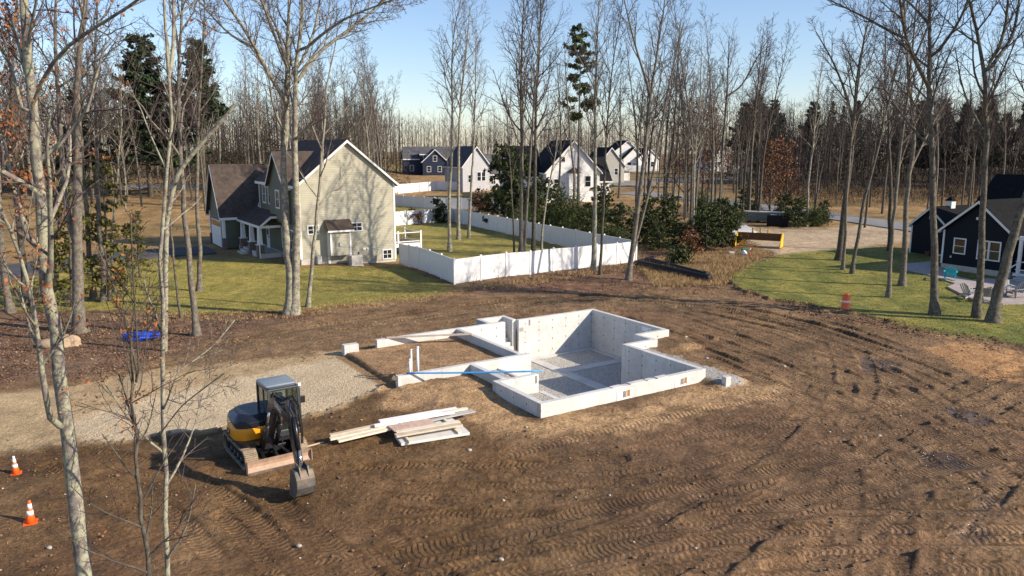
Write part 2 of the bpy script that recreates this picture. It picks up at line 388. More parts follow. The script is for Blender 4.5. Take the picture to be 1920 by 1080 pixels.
# low bank where the bare soil meets the right-hand lawn
bank = np.exp(-((wr - 0.4) / 0.25) ** 2) * (GX > 12) * (GY < 62); Hg += bank * (0.12 + 0.22 * np.abs(wob2))
Hg += 0.15 * np.exp(-((wgrav - 0.5) / 0.3) ** 2) * (wtan < 0.5) * (wob2 > 0)
# keep the soil under the walls, dig the basement and the stairwell
near_wall = ((F1g > -0.6) & (F1g < 12.8) & (F2g > -0.6) & (F2g < 13.8))
flat = sst((0.9 - np.abs(polysd(F1g, F2g, [(0, 0), (8.47, 0), (8.47, 4.85), (10.3, 4.85), (10.3, 6.03), (12.2, 6.03), (12.2, 12.3), (-3, 12.3), (-3, 6), (0, 6)]))) / 0.6)
Hg = np.where(near_wall & (flat > 0), Hg * (1 - 0.75 * flat) + (terrain(GX, GY) + ground_height_extra(GX, GY)) * 0.75 * flat, Hg)
Hg = np.where(wporch > 0.5, np.where(F2g < 3.25, -0.22, 0.12) + 0.02 * wob2, Hg)
inpit = (polysd(F1g, F2g, PIT) > 0) | (polysd(F1g, F2g, BULK) > 0)
Hg = np.where(inpit, -2.4, Hg)
pudw = np.clip(fbm(GX * 0.3, GY * 0.3, 81, 3) - 0.36, 0, 1) * 6 * sst((GX - 8) / 4) * sst((40 - GY) / 8) * dirt
pud = sst(np.clip(pudw, 0, 1) * sst((-rel + 0.01) / 0.06 + 0.2) * 1.6)
Hg = Hg - 0.01 * pud
# ---- base colours of the soils and turf
def colz(c): return np.array(c, float)[None, None, :]
cvar = (1 + 0.45 * wob + 0.4 * wob2)[..., None]
moist = sst((6 - GX + 3 * wob) / 10)[..., None] * sst((34 - GY) / 8)[..., None]      # damp dark topsoil left of the wheel tracks
mud = (colz((0.195, 0.120, 0.063)) * (1 - moist) + colz((0.132, 0.075, 0.032)) * moist) * cvar
red = sst(fbm(GX * 0.12, GY * 0.12, 91, 3) + 0.35)[..., None]; mud = mud * (1 - 0.5 * red) + 0.5 * red * colz((0.122, 0.068, 0.038)) * cvar
dry = sst(fbm(GX * 0.5, GY * 0.2, 95, 4) * 1.2)[..., None]; mud = mud * (1 - 0.5 * dry) + 0.5 * dry * colz((0.25, 0.16, 0.08)) * cvar
field = colz((0.29, 0.185, 0.082)) * (1 + 0.5 * wob + 0.4 * wob2)[..., None]
fg = sst(fbm(GX * 0.05, GY * 0.09, 97, 4) * 2.2)[..., None]; field = field * (1 - 0.7 * fg) + 0.7 * fg * colz((0.15, 0.135, 0.045))
far = sst((GY - 62) / 8)[..., None]
colg = mud * (1 - far) + field * far
def over(w, c, var=0.25):
    global colg
    cc = colz(c) * (1 + var * wob + var * wob2)[..., None]; colg = colg * (1 - w[..., None]) + cc * w[..., None]
over(wlane * 0.55, (0.19, 0.13, 0.075)); over(wleafR * 0.85, (0.17, 0.095, 0.055), 0.5); over(wstraw * 0.7, (0.34, 0.22, 0.11), 0.5)
over(wleafL * 0.8, (0.16, 0.10, 0.063), 0.5); over(wtan, (0.43, 0.315, 0.18)); over(wgrav, (0.62, 0.495, 0.325), 0.14); over(wsand * 0.9, (0.42, 0.27, 0.14))
over(wgar, (0.32, 0.20, 0.105)); over(wpatch, (0.36, 0.20, 0.09)); over(wdrive, (0.42, 0.32, 0.21)); over(wstone, (0.46, 0.44, 0.41), 0.12); over(wporch, (0.50, 0.47, 0.42), 0.08)
turf = np.clip(fbm(GX * 0.8, GY * 0.3, 99, 4) * 1.4 + 0.5, 0, 1)[..., None]
cl = (colz((0.32, 0.262, 0.068)) * turf + colz((0.215, 0.195, 0.05)) * (1 - turf)) * (1 + 0.15 * wob2)[..., None]
colg = colg * (1 - np.clip(wl + wb + wn_, 0, 1)[..., None]) + cl * np.clip(wl + wb + wn_, 0, 1)[..., None]
cr_ = (colz((0.25, 0.225, 0.055)) * turf + colz((0.13, 0.145, 0.034)) * (1 - turf)) * (1 + 0.15 * wob2)[..., None]
colg = colg * (1 - wr[..., None]) + cr_ * wr[..., None]
colg = colg * (1 - 0.45 * pud[..., None])
colg = np.clip(colg, 0.008, 0.8)
# ---- mesh
idx = np.arange(NXG * NYG).reshape(NYG, NXG)
quads = np.stack([idx[:-1, :-1], idx[:-1, 1:], idx[1:, 1:], idx[1:, :-1]], -1).reshape(-1, 4)
me = mesh_np('ground', np.stack([GX, GY, Hg], -1), quads)
a = me.attributes.new('gcol', 'FLOAT_COLOR', 'POINT'); a.data.foreach_set('color', np.concatenate([colg, np.ones(GX.shape + (1,))], -1).astype(np.float32).ravel())
a = me.attributes.new('wet', 'FLOAT', 'POINT'); a.data.foreach_set('value', pud.astype(np.float32).ravel())
for nm, ar in (('ts', TS), ('tl', TL), ('tw', TW * dirt)):
    a = me.attributes.new(nm, 'FLOAT', 'POINT'); a.data.foreach_set('value', ar.astype(np.float32).ravel())
a = me.attributes.new('grain', 'FLOAT', 'POINT'); a.data.foreach_set('value', np.clip(wgrav + wstone + wporch + 0.4 * wtan, 0, 1).astype(np.float32).ravel())
m, nt, b = newmat('ground_soil_and_turf')
co = nd(nt, 'ShaderNodeTexCoord').outputs['Object']
at = nd(nt, 'ShaderNodeAttribute', attribute_name='gcol'); aw = nd(nt, 'ShaderNodeAttribute', attribute_name='wet'); ag = nd(nt, 'ShaderNodeAttribute', attribute_name='grain')
n1 = noise(nt, co, 1.6, 8, 0.72); n2 = noise(nt, co, 9.0, 6, 0.7); n3 = noise(nt, co, 34.0, 3, 0.6)
vor = nd(nt, 'ShaderNodeTexVoronoi'); vor.inputs['Scale'].default_value = 24; nt.links.new(co, vor.inputs['Vector'])
f = mixc(nt, 1.0, ramp(nt, n1, [(0.28, 0.55), (0.72, 1.5)]), ramp(nt, n2, [(0.28, 0.55), (0.72, 1.5)]), 'MULTIPLY')
f = mixc(nt, 1.0, f, ramp(nt, n3, [(0.3, 0.8), (0.7, 1.2)]), 'MULTIPLY')
c = mixc(nt, 1.0, at.outputs['Color'], f, 'MULTIPLY')
stones = mixc(nt, 1.0, at.outputs['Color'], ramp(nt, vor.outputs['Color'], [(0.1, 0.68), (0.5, 1.0), (0.95, 1.3)]), 'MULTIPLY')
c = mixc(nt, ag.outputs['Fac'], c, stones)
nt.links.new(c, b.inputs['Base Color'])
rg = mth(nt, 'MULTIPLY_ADD', n2, -0.25, 0.95)
rg = mth(nt, 'MULTIPLY', rg, mth(nt, 'SUBTRACT', 1.0, mth(nt, 'MULTIPLY', aw.outputs['Fac'], 0.9)))
nt.links.new(rg, b.inputs['Roughness']); b.inputs['Specular IOR Level'].default_value = 0.22
v2 = nd(nt, 'ShaderNodeTexVoronoi'); v2.inputs['Scale'].default_value = 6.5; v2.inputs['Randomness'].default_value = 1.0; nt.links.new(mixc(nt, 0.12, co, nd(nt, 'ShaderNodeTexNoise', i_Scale=3.0).outputs['Color'], 'ADD'), v2.inputs['Vector'])
hh = mth(nt, 'ADD', mth(nt, 'MULTIPLY', n2, 1.5), mth(nt, 'MULTIPLY', n3, 0.6))
hh = mth(nt, 'SUBTRACT', hh, mth(nt, 'MULTIPLY', v2.outputs['Distance'], 0.55))
hh = mth(nt, 'ADD', hh, mth(nt, 'MULTIPLY', vor.outputs['Distance'], mth(nt, 'MULTIPLY', ag.outputs['Fac'], -0.8)))
hh = mth(nt, 'MULTIPLY', hh, mth(nt, 'SUBTRACT', 1.0, aw.outputs['Fac']))
ats, atl, atw = [nd(nt, 'ShaderNodeAttribute', attribute_name=k).outputs['Fac'] for k in ('ts', 'tl', 'tw')]
ph = mth(nt, 'MULTIPLY', mth(nt, 'ADD', mth(nt, 'ADD', ats, atl), mth(nt, 'ADD', mth(nt, 'MULTIPLY', n2, 0.45), mth(nt, 'MULTIPLY', n1, 0.3))), 6.2832)
lugh = mth(nt, 'MULTIPLY', mth(nt, 'TANH', mth(nt, 'MULTIPLY', mth(nt, 'SINE', ph), 2.0)), mth(nt, 'MULTIPLY', atw, mth(nt, 'MULTIPLY_ADD', n1, 0.8, 0.05)))
brk = ramp(nt, noise(nt, co, 0.75, 6, 0.7), [(0.36, 0.15), (0.52, 1.0)])
hh = mth(nt, 'ADD', hh, mth(nt, 'MULTIPLY', lugh, brk))
bumpn(nt, b, hh, 0.9, 0.075)
GROUND_MAT = m
ground = tag(link('ground', me, m, smooth=True), kind='structure')
def hz(x, y):
    """ground height at a point"""
    i = min(max(int(np.searchsorted(xs, x)), 1), NXG - 1); j = min(max(int(np.searchsorted(ys, y)), 1), NYG - 1)
    tx = (x - xs[i - 1]) / (xs[i] - xs[i - 1]); ty = (y - ys[j - 1]) / (ys[j] - ys[j - 1])
    return float((Hg[j-1, i-1] * (1 - tx) + Hg[j-1, i] * tx) * (1 - ty) + (Hg[j, i-1] * (1 - tx) + Hg[j, i] * tx) * ty)
def sheet(name, poly, m, lift, step=None, cat=None):
    """a thin paved strip draped over the terrain: poly is a list of (left, right) cross-sections"""
    V = []; F = []; n = 5
    for (l, r) in poly:
        for k in range(n):
            t = k / (n - 1); x = l[0] + (r[0] - l[0]) * t; y = l[1] + (r[1] - l[1]) * t
            V.append((x, y, hz(x, y) + lift + 0.06 * math.sin(math.pi * t)))
        V.append((r[0], r[1], hz(r[0], r[1]) - 0.2)); V.append((l[0], l[1], hz(l[0], l[1]) - 0.2))
    w = n + 2
    for i in range(len(poly) - 1):
        for k in range(n - 1): F.append((i * w + k, i * w + k + 1, (i + 1) * w + k + 1, (i + 1) * w + k))
        F.append((i * w + n - 1, i * w + n, (i + 1) * w + n, (i + 1) * w + n - 1)); F.append((i * w + n + 1, i * w, (i + 1) * w, (i + 1) * w + n + 1))
    me = bpy.data.meshes.new(name); me.from_pydata(V, [], F); me.update()
    return tag(link(name, me, m, smooth=False), kind='structure')
def strip(px, width, sub=6):
    P = resample(PX(*px), 4.0); T = np.gradient(P, axis=0); T /= np.linalg.norm(T, axis=1)[:, None]; N = np.c_[-T[:, 1], T[:, 0]]
    return [(tuple(p + n * width / 2), tuple(p - n * width / 2)) for p, n in zip(P, N)]
ROAD = mat('worn_asphalt', (0.20, 0.20, 0.205), 0.85, 0.2, 0.7, bump=0.3, bscale=30, dirt=(0.28, 0.24, 0.19), dirt_amt=0.5, dscale=0.4)
DRIVEM = mat('dark_asphalt', (0.055, 0.056, 0.06), 0.85, 0.25, 0.8, bump=0.3, bscale=30, dirt=(0.12, 0.11, 0.10), dirt_amt=0.4, dscale=0.5)
sheet('road', strip([(1180,362),(1297,372),(1360,379),(1416,387),(1480,395),(1547,404),(1613,413),(1691,426),(1800,440),(2000,470)], 6.5), ROAD, 0.12)
sheet('road', strip([(1060,352),(1140,346),(1230,340),(1322,335),(1416,334),(1560,338)], 6.5), ROAD, 0.05)
sheet('driveway', strip([(395,470),(340,466),(250,474),(150,487),(40,504),(-80,525)], 5.6), DRIVEM, 0.17)
sheet('road', strip([(100,346),(200,350),(300,352),(385,352),(460,352)], 5.5), ROAD, 0.15)
def hzv(x, y):
    i = np.clip(np.searchsorted(xs, x), 1, NXG - 1); j = np.clip(np.searchsorted(ys, y), 1, NYG - 1); tx = (x - xs[i - 1]) / (xs[i] - xs[i - 1]); ty = (y - ys[j - 1]) / (ys[j] - ys[j - 1])
    return (Hg[j-1, i-1] * (1 - tx) + Hg[j-1, i] * tx) * (1 - ty) + (Hg[j, i-1] * (1 - tx) + Hg[j, i] * tx) * ty
# ---------------------------------------------------------------- poured concrete foundation
def concrete(name, axis, base=(0.60, 0.59, 0.565)):
    m, nt, b = newmat(name); co = nd(nt, 'ShaderNodeTexCoord').outputs['Object']
    sep = nd(nt, 'ShaderNodeSeparateXYZ'); nt.links.new(co, sep.inputs[0])
    n1 = noise(nt, co, 0.9, 8, 0.7); n2 = noise(nt, co, 7.0, 6, 0.7); n3 = noise(nt, co, 60, 3, 0.6)
    c = ramp(nt, n1, [(0.25, tuple(x * 0.74 for x in base)), (0.5, base), (0.75, tuple(x * 1.12 for x in base))])
    c = mixc(nt, 1.0, c, ramp(nt, n2, [(0.25, 0.88), (0.8, 1.08)]), 'MULTIPLY')
    h = mth(nt, 'MULTIPLY', n3, 0.3)
    if axis is not None:
        fr = mth(nt, 'FRACT', mth(nt, 'DIVIDE', sep.outputs[axis], 0.915))
        seam = ramp(nt, fr, [(0.0, 0.78), (0.010, 0.82), (0.02, 1.0), (0.98, 1.0), (1.0, 0.88)])
        c = mixc(nt, 1.0, c, seam, 'MULTIPLY')
        panel = mth(nt, 'FLOOR', mth(nt, 'DIVIDE', sep.outputs[axis], 0.915))
        wnz = nd(nt, 'ShaderNodeTexWhiteNoise', noise_dimensions='1D'); nt.links.new(panel, wnz.inputs['W'])
        c = mixc(nt, 1.0, c, ramp(nt, wnz.outputs[0], [(0, 0.92), (1, 1.05)]), 'MULTIPLY')
        st = nd(nt, 'ShaderNodeMapping'); st.inputs['Scale'].default_value = (6, 6, 0.5); nt.links.new(co, st.inputs[0])
        c = mixc(nt, ramp(nt, noise(nt, st.outputs[0], 1.0, 5, 0.6), [(0.55, 0.0), (0.75, 0.35)]), c, tuple(x * 0.62 for x in base))
    low = mth(nt, 'SUBTRACT', 0.34, mth(nt, 'ADD', sep.outputs[2], mth(nt, 'MULTIPLY', noise(nt, co, 4.0, 7, .75), 0.55)))
    up_ = mth(nt, 'GREATER_THAN', sep.outputs[2], -0.02)
    c = mixc(nt, mth(nt, 'MULTIPLY', up_, ramp(nt, low, [(0.0, 0.0), (0.3, 0.38)])), c, (0.34, 0.24, 0.15))
    nt.links.new(c, b.inputs['Base Color']); b.inputs['Roughness'].default_value = 0.85; b.inputs['Specular IOR Level'].default_value = 0.3
    bumpn(nt, b, mth(nt, 'ADD', h, mth(nt, 'MULTIPLY', n2, 0.5)), 0.3, 0.01)
    return m
CX, CY, CP = concrete('concrete_wall_long', 0), concrete('concrete_wall_cross', 1), concrete('concrete_plain', None)
found = thing('house_foundation', 'pale grey poured concrete foundation with open basement in bare soil', 'foundation', fw(0, 0), FTH)
ZT, ZF = 0.55, -1.72
W = 0.25
def wall(x0, x1, y0, y1, z0=-2.2, z1=ZT, name='concrete_wall'):
    return MB().bx(x0, x1, y0, y1, z0, z1).build(name, CX if (x1 - x0) > (y1 - y0) else CY, found, bevel=0.012)
wall(0, 8.47, 0, W)                          # front
wall(0, W, W, 3.15)                          # short left
wall(0, 2.08, 3.15, 3.40)                    # pocket wall
wall(0.42, 0.67, 3.40, 5.95)                 # link
wall(-2.95, 3.60, 5.95, 6.20)                # garage / house wall
wall(3.05, 3.30, 6.20, 12.05)                # garage cross wall
wall(-1.30, 6.04, 12.05, 12.30)              # back of garage and stair side
wall(6.90, 12.20, 12.05, 12.30)              # back
wall(11.95, 12.20, 6.30, 12.05)              # right back
wall(10.03, 12.20, 6.05, 6.30)
wall(10.03, 10.28, 5.10, 6.05)
wall(8.22, 10.28, 4.85, 5.10)
wall(8.22, 8.47, W, 4.85)                    # right front
wall(2.08, 2.33, 0.25, 3.15, z1=-0.20, name='porch_ledge')
wall(1.80, 1.95, 3.40, 5.95, z1=0.16, name='fill_retaining_wall')
wall(5.10, 6.90, 13.31, 13.56, name='stairwell_wall'); wall(5.10, 5.35, 12.30, 13.31, name='stairwell_wall'); wall(6.65, 6.90, 12.30, 13.31, name='stairwell_wall')
wall(-3.0, -2.28, 11.93, 12.28, -0.6, 0.54, 'jamb_block')
wall(8.55, 8.85, -1.05, -0.8, -0.4, 0.42, 'footing_block')
# forming unevenness of the front wall top
rb = MB()
for x, l, h in ((3.4, .5, .025), (4.3, .8, .035), (5.2, .35, .03), (5.75, .55, .04)): rb.bx(x, x + l, 0.004, W - 0.004, ZT - 0.02, ZT + h)
rb.build('wall_top_ridge', CP, found)
for k in range(9):                           # concrete stair under the bulkhead
    MB().bx(6.05, 6.64, 11.2 + k * 0.24, 13.3, -1.9 + k * 0.2, -1.9 + (k + 1) * 0.2 - 0.003).build('stair_step', CP, found)
# footing strips, crushed-stone floor
for (x0, x1, y0, y1) in ((7.35, 7.95, 0.3, 11.6), (7.953, 11.94, 8.75, 9.35)): MB().bx(x0, x1, y0, y1, -1.9, ZF + 0.04).build('footing_strip', CP, found, bevel=0.02)
MB().bx(3.31, 11.94, 11.75, 12.04, -1.9, ZF + 0.05).build('wall_footing', CP, found); MB().bx(11.65, 11.94, 6.31, 11.745, -1.9, ZF + 0.05).build('wall_footing', CP, found)
def stonefloor():
    m, nt, b = newmat('crushed_stone'); co = nd(nt, 'ShaderNodeTexCoord').outputs['Object']
    v = nd(nt, 'ShaderNodeTexVoronoi'); v.inputs['Scale'].default_value = 22; nt.links.new(co, v.inputs['Vector'])
    c = ramp(nt, v.outputs['Color'], [(0.05, (0.26, 0.25, 0.23)), (0.5, (0.46, 0.44, 0.40)), (0.95, (0.68, 0.65, 0.60))])
    sp = ramp(nt, noise(nt, co, 5.5, 5, 0.75), [(0.66, 0.0), (0.72, 0.85)])
    c = mixc(nt, sp, c, (0.05, 0.05, 0.048))
    nt.links.new(c, b.inputs['Base Color']); b.inputs['Roughness'].default_value = 0.9
    bumpn(nt, b, mth(nt, 'SUBTRACT', mth(nt, 'MULTIPLY', noise(nt, co, 3, 4, .6), .8), v.outputs['Distance']), 0.9, 0.05); return m
STONE = stonefloor()
n = 90; fx = np.linspace(1.9, 12.0, n); fy = np.linspace(0.2, 12.1, n); FX, FY = np.meshgrid(fx, fy)
FZ = ZF + 0.03 * fbm(FX * 2, FY * 2, 7, 4); ii = np.arange(n * n).reshape(n, n)
ff = np.stack([ii[:-1, :-1], ii[:-1, 1:], ii[1:, 1:], ii[1:, :-1]], -1)
cx, cy = (FX[:-1, :-1] + FX[1:, 1:]) / 2, (FY[:-1, :-1] + FY[1:, 1:]) / 2
keep = polysd(cx, cy, [(2.2,0.1),(8.35,0.1),(8.35,4.97),(10.15,4.97),(10.15,6.15),(12.05,6.15),(12.05,12.17),(3.2,12.17),(3.2,6.07),(1.85,6.07),(1.85,3.2),(2.2,3.2)]) > 0
link('crushed_stone_floor', mesh_np('crushed_stone_floor', np.stack([FX, FY, FZ], -1), ff[keep]), STONE, found, True)
# form-tie spots: three rusty rows per panel joint on the tall inner faces
TIE = mat('rusty_tie', (0.12, 0.10, 0.085), 0.8, 0.3)
tie = MB()
for k in range(-3, 14):
    x = k * 0.915
    for z in (-1.35, -0.75, -0.15, 0.3):
        if 7.0 < x < 11.9: tie.box((x, 12.045, z), (0.045, 0.02, 0.06))
        if 3.4 < x < 5.9: tie.box((x, 12.045, z), (0.045, 0.02, 0.06))
for k in range(0, 14):
    y = k * 0.915
    for z in (-1.35, -0.75, -0.15, 0.3):
        if 6.4 < y < 12: tie.box((11.945, y, z), (0.02, 0.045, 0.06))
        if 0.3 < y < 4.8: tie.box((8.215, y, z), (0.02, 0.045, 0.06))
    if y < 3: tie.box((-0.005, y, 0.3), (0.02, 0.04, 0.05))
for x, y in ((8.6, 4.84), (9.5, 4.84), (10.6, 6.04), (11.4, 6.04)): tie.box((x, y, 0.3), (0.04, 0.02, 0.05))
tag(tie.build('form_tie_spots', TIE, found), kind='stuff')
PINE = mat('raw_pine', (0.62, 0.47, 0.27), 0.7, 0.2, 3, bump=0.2, bscale=25)
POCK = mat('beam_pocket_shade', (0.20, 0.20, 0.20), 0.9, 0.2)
for x in (3.6, 6.7):                         # basement window bucks in the front wall
    w = MB(); w.bx(x, x + 0.78, -0.014, -0.003, 0.02, 0.42); wo = w.build('window_buck', WHITE, found)
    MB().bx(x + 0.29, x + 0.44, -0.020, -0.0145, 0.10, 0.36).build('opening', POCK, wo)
    MB().bx(x + 0.46, x + 0.50, -0.028, -0.0145, 0.08, 0.38).build('wood_strut', PINE, wo)
    MB().bx(x + 0.52, x + 0.62, -0.020, -0.0145, 0.12, 0.38).build('opening', mat('rust_wood', (0.30, 0.14, 0.06), .8), wo)
    MB().bx(x + 0.64, x + 0.68, -0.028, -0.0145, 0.08, 0.40).build('wood_strut', PINE, wo)
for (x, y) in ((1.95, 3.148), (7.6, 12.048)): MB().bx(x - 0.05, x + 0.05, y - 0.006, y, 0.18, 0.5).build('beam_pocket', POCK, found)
MB().bx(6.95, 7.2, 12.040, 12.047, -0.1, 0.12).build('patch', mat('patched_concrete', (0.30, 0.28, 0.26), .9), found)
MB().bx(11.938, 11.947, 7.1, 7.8, 0.18, 0.42).build('sealed_window', WHITE, found)
# pipes and loose things on the foundation
PVC = mat('grey_white_pvc', (0.62, 0.62, 0.64), 0.4, 0.06, 3, bump=0.03)
def standpipe(px, h, r, label):
    p = G(*px); p = Vector((p.x, p.y, hz(p.x, p.y)))
    t = thing('standpipe', label, 'pipe', p)
    MB().tube([(0, 0, -0.3), (0, 0, h)], r, 12).build('pipe', PVC, t, True)
    MB().tube([(0, 0, h - 0.05), (0, 0, h + 0.012)], r * 1.18, 12).build('cap', PVC, t, True)
standpipe((772, 717), 1.25, 0.045, 'middle-height thin grey standpipe between the short and the thick one')
standpipe((769, 718), 0.85, 0.04, 'shortest of the three grey standpipes by the garage wall')
standpipe((784, 715), 1.32, 0.06, 'tallest and thickest white standpipe standing beside the garage wall')
BLUE = mat('blue_water_pipe', (0.03, 0.30, 0.72), 0.35, 0.08, 3, bump=0.03)
a, b_ = fw(-2.55, 6.03, ZT + 0.06), fw(2.35, 3.3, ZT + 0.05); d = (b_ - a)
pp = [a + d * t + Vector((0, 0, -0.05 * math.sin(math.pi * t) * 0.3)) for t in np.linspace(0, 1.0, 9)]
tag(MB().tube(pp, 0.035, 10).build('water_pipe', BLUE, None, True), 'long blue plastic pipe laid across the concrete foundation walls', 'pipe')
e = MB(); e.lathe([(0.16, 0), (0.16, 0.24), (0.13, 0.24), (0.13, 0)], 14); dr = e.build('drain_fitting', mat('beige_clay_pipe', (0.45, 0.38, 0.28), .7), None, True)
q = fw(-0.9, 6.45); dr.location = (q.x, q.y, hz(q.x, q.y) - 0.02); tag(dr, 'short beige drain fitting upright in the garage soil', 'pipe')
GREYW = mat('weathered_board', (0.46, 0.38, 0.31), 0.8, 0.25, 4, bump=0.3, bscale=20)
bd = MB().bar(fw(-0.75, 12.17, ZT + 0.03), fw(3.15, 10.6, ZT + 0.03), 0.24, 0.04).build('scaffold_board', GREYW); tag(bd, 'weathered plank bridging the back garage wall and the cross wall', 'board')

# ---------------------------------------------------------------- lumber pile
pile = G(765, 820); PH = R(27)
def pl(x, y, z=0):   # local pile frame: x along the boards
    return Vector((pile.x + x * math.cos(PH) - y * math.sin(PH), pile.y + x * math.sin(PH) + y * math.cos(PH), hz(pile.x, pile.y) + z))
WOODS = [mat('fresh_board', (0.56, 0.46, 0.34), .75, .22, 3, bump=.2, bscale=25), mat('white_board', (0.80, 0.79, 0.77), .6, .06, 3, bump=.1),
         mat('pale_board', (0.70, 0.62, 0.48), .7, .2, 3, bump=.2), mat('grey_board', (0.42, 0.42, 0.42), .8, .15, 3, bump=.2)]
OSB = mat('strand_board', (0.52, 0.36, 0.28), .8, .35, 9, bump=.3, bscale=30, dirt=(0.62, 0.52, 0.44), dirt_amt=.7, dscale=6)
FOAM = mat('foam_panel', (0.62, 0.62, 0.60), .6, .06, 3, bump=.05)
def board(name, label, x0, x1, y, w, z, t, m, skew=0.0, dz=0.0):
    o = MB().bar(pl(x0, (y - skew) * 1.3, z * 1.25), pl(x1, (y + skew) * 1.3, (z + dz) * 1.25), w * 1.3, t * 1.35).build(name, m, bevel=0.004); return tag(o, label, 'board' if 'board' in name or 'plank' in name else 'panel')
board('foam_panel', 'large pale blue-grey panel lying at the bottom of the lumber pile', -0.5, 1.9, -0.38, 0.62, 0.09, 0.07, FOAM, -0.05)
board('foam_panel', 'grey panel half hidden under the strand board, far corner of the pile', 0.5, 1.9, 0.38, 0.5, 0.09, 0.06, FOAM, 0.0)
for x in (-0.25, 1.5): tag(MB().bar(pl(x, -0.95, 0.19), pl(x + 0.05, 0.55, 0.19), 0.09, 0.07).build('spacer_board', WOODS[2]), ('left' if x < 0 else 'right') + ' spacer block under the planks of the lumber pile', 'board')
board('strand_board', 'reddish strand board sheet on top of the lumber pile', -0.55, 0.98, 0.12, 0.46, 0.27, 0.03, OSB, 0.03)
board('plank', 'nearest knotty pine plank along the front of the lumber pile', -0.62, 1.75, -0.42, 0.20, 0.27, 0.045, WOODS[0])
board('plank', 'pale plank right behind the nearest pine plank on the pile', -0.5, 1.8, -0.19, 0.16, 0.262, 0.04, WOODS[2])
board('plank', 'long white board lying highest along the back of the pile', -0.75, 1.5, 0.62, 0.20, 0.33, 0.05, WOODS[1], 0.02)
board('plank', 'white board stepped forward of the highest white board', -1.0, 1.95, 0.46, 0.13, 0.30, 0.05, WOODS[1], 0.02)
board('plank', 'white board at the very back edge of the lumber pile', -0.3, 2.25, 0.80, 0.14, 0.26, 0.05, WOODS[1], 0.03)
board('plank', 'cream board sticking out farthest right from the pile top', 0.2, 2.6, 0.66, 0.12, 0.26, 0.05, WOODS[2], 0.04)
board('plank', 'thin grey board at the right end under the cream board', 0.9, 2.8, 0.50, 0.22, 0.20, 0.025, WOODS[3], 0.08)
board('plank', 'yellowish board sticking out farthest left from the pile', -2.5, -0.7, 0.55, 0.14, 0.20, 0.05, WOODS[0], 0.03, 0.05)
board('plank', 'greyed board beside the yellowish one at the left end', -2.55, -0.2, 0.38, 0.13, 0.17, 0.05, WOODS[2], 0.03, 0.08)
board('plank', 'lowest pale board of the left end of the pile', -2.35, -0.45, 0.20, 0.15, 0.16, 0.045, WOODS[2], 0.05, 0.06)
tag(MB().bar(pl(-3.6, 0.55, 0.03), pl(-2.7, 0.75, 0.03), 0.05, 0.03).build('stake', WOODS[0]), 'thin wooden stake lying left of the lumber pile', 'stake')

# ---------------------------------------------------------------- cones, barrel, hose, rock, odd bits
ORANGE = mat('orange_plastic', (0.85, 0.12, 0.012), .45, .1, 4, bump=.05, dirt=(0.35, 0.14, 0.06), dirt_amt=.35, dscale=3)
REFL = mat('reflective_band', (0.82, 0.80, 0.80), .35, .05, 4, bump=0.0)
def cone(px, tilt, label, hgt=0.70, top=True):
    p = G(*px); t = thing('traffic_cone', label, 'cone', (p.x, p.y, hz(p.x, p.y) - 0.01), 0.3, 'cones on the left'); t.rotation_euler = (tilt[0], tilt[1], 0.5)
    s = hgt / 0.7
    MB().bx(-.18*s, .18*s, -.18*s, .18*s, 0, .035).build('base', ORANGE, t, bevel=.015)
    r = lambda z: (0.135 - 0.105 * z / 0.7) * s
    MB().lathe([(r(.0), .035), (r(.24), .24 * s), (r(.7), .7 * s)], 20).build('body', ORANGE, t, True)
    for z0, z1 in ((.27, .40), (.46, .60)): MB().lathe([(r(z0) + .004, z0 * s), (r(z1) + .004, z1 * s)], 20).build('reflective_band', REFL, t, True)
    if not top: MB().lathe([(r(.6) + .004, .601 * s), (r(.69) + .004, .7 * s + .004)], 20).build('reflective_band', REFL, t, True)
cone((30, 886), (0.02, -0.03), 'orange traffic cone with white tip at the edge of the tan lane', 0.58, False)
cone((57, 979), (0.05, 0.05), 'tilted orange traffic cone with orange tip nearest the camera', 0.66)
p = G(1585, 581); t = thing('construction_barrel', 'orange construction barrel with white band at the right lawn edge', 'barrel', (p.x, p.y, hz(p.x, p.y)))
MB().lathe([(.30, 0), (.30, .1), (.27, .11), (.265, .38), (.25, .40), (.245, .64), (.23, .66), (.225, .86), (.18, .92), (.17, .93)], 22).build('body', ORANGE, t, True)
for z0, z1, r in ((.48, .60, .251), (.16, .24, .272)): MB().lathe([(r, z0), (r - .004, z1)], 22).build('reflective_band', REFL if z0 > .3 else mat('dirty_band', (.5, .3, .2), .6), t, True)
MB().lathe([(.34, 0), (.34, .05), (.29, .07)], 22).build('rubber_base', BLACK, t, True)
MB().bar((-.1, 0, .97), (.1, 0, .97), .04, .09).build('handle', ORANGE, t)
HOSE = mat('blue_hose', (0.02, 0.09, 0.62), .35, .2, 4, bump=.05)
p = G(262, 636); t = thing('hose_coil', 'bright blue hose loosely coiled on the leaf litter', 'hose', (p.x, p.y, hz(p.x, p.y)))
rng = random.Random(4)
for k in range(7):
    pts = []; ra = rng.uniform(.55, .95); rb_ = rng.uniform(.3, .6); ox, oy = rng.uniform(-.25, .3), rng.uniform(-.25, .25)
    for i in range(41):
        a = i / 40 * 2 * math.pi; pts.append((ox + ra * math.cos(a) + .03 * math.sin(5 * a), oy + rb_ * math.sin(a), .05 + k * .035 + .02 * math.sin(3 * a + k)))
    MB().tube(pts, .032, 7).build('loop', HOSE, t, True)
for k in range(5):
    pts = [(.2 + .1 * k, -.5 + .25 * j + .06 * math.sin(j * 2 + k), .12 + .12 * math.sin(j / 4 * math.pi)) for j in range(5)]
    MB().tube(pts, .035, 7).build('strand', HOSE, t, True)
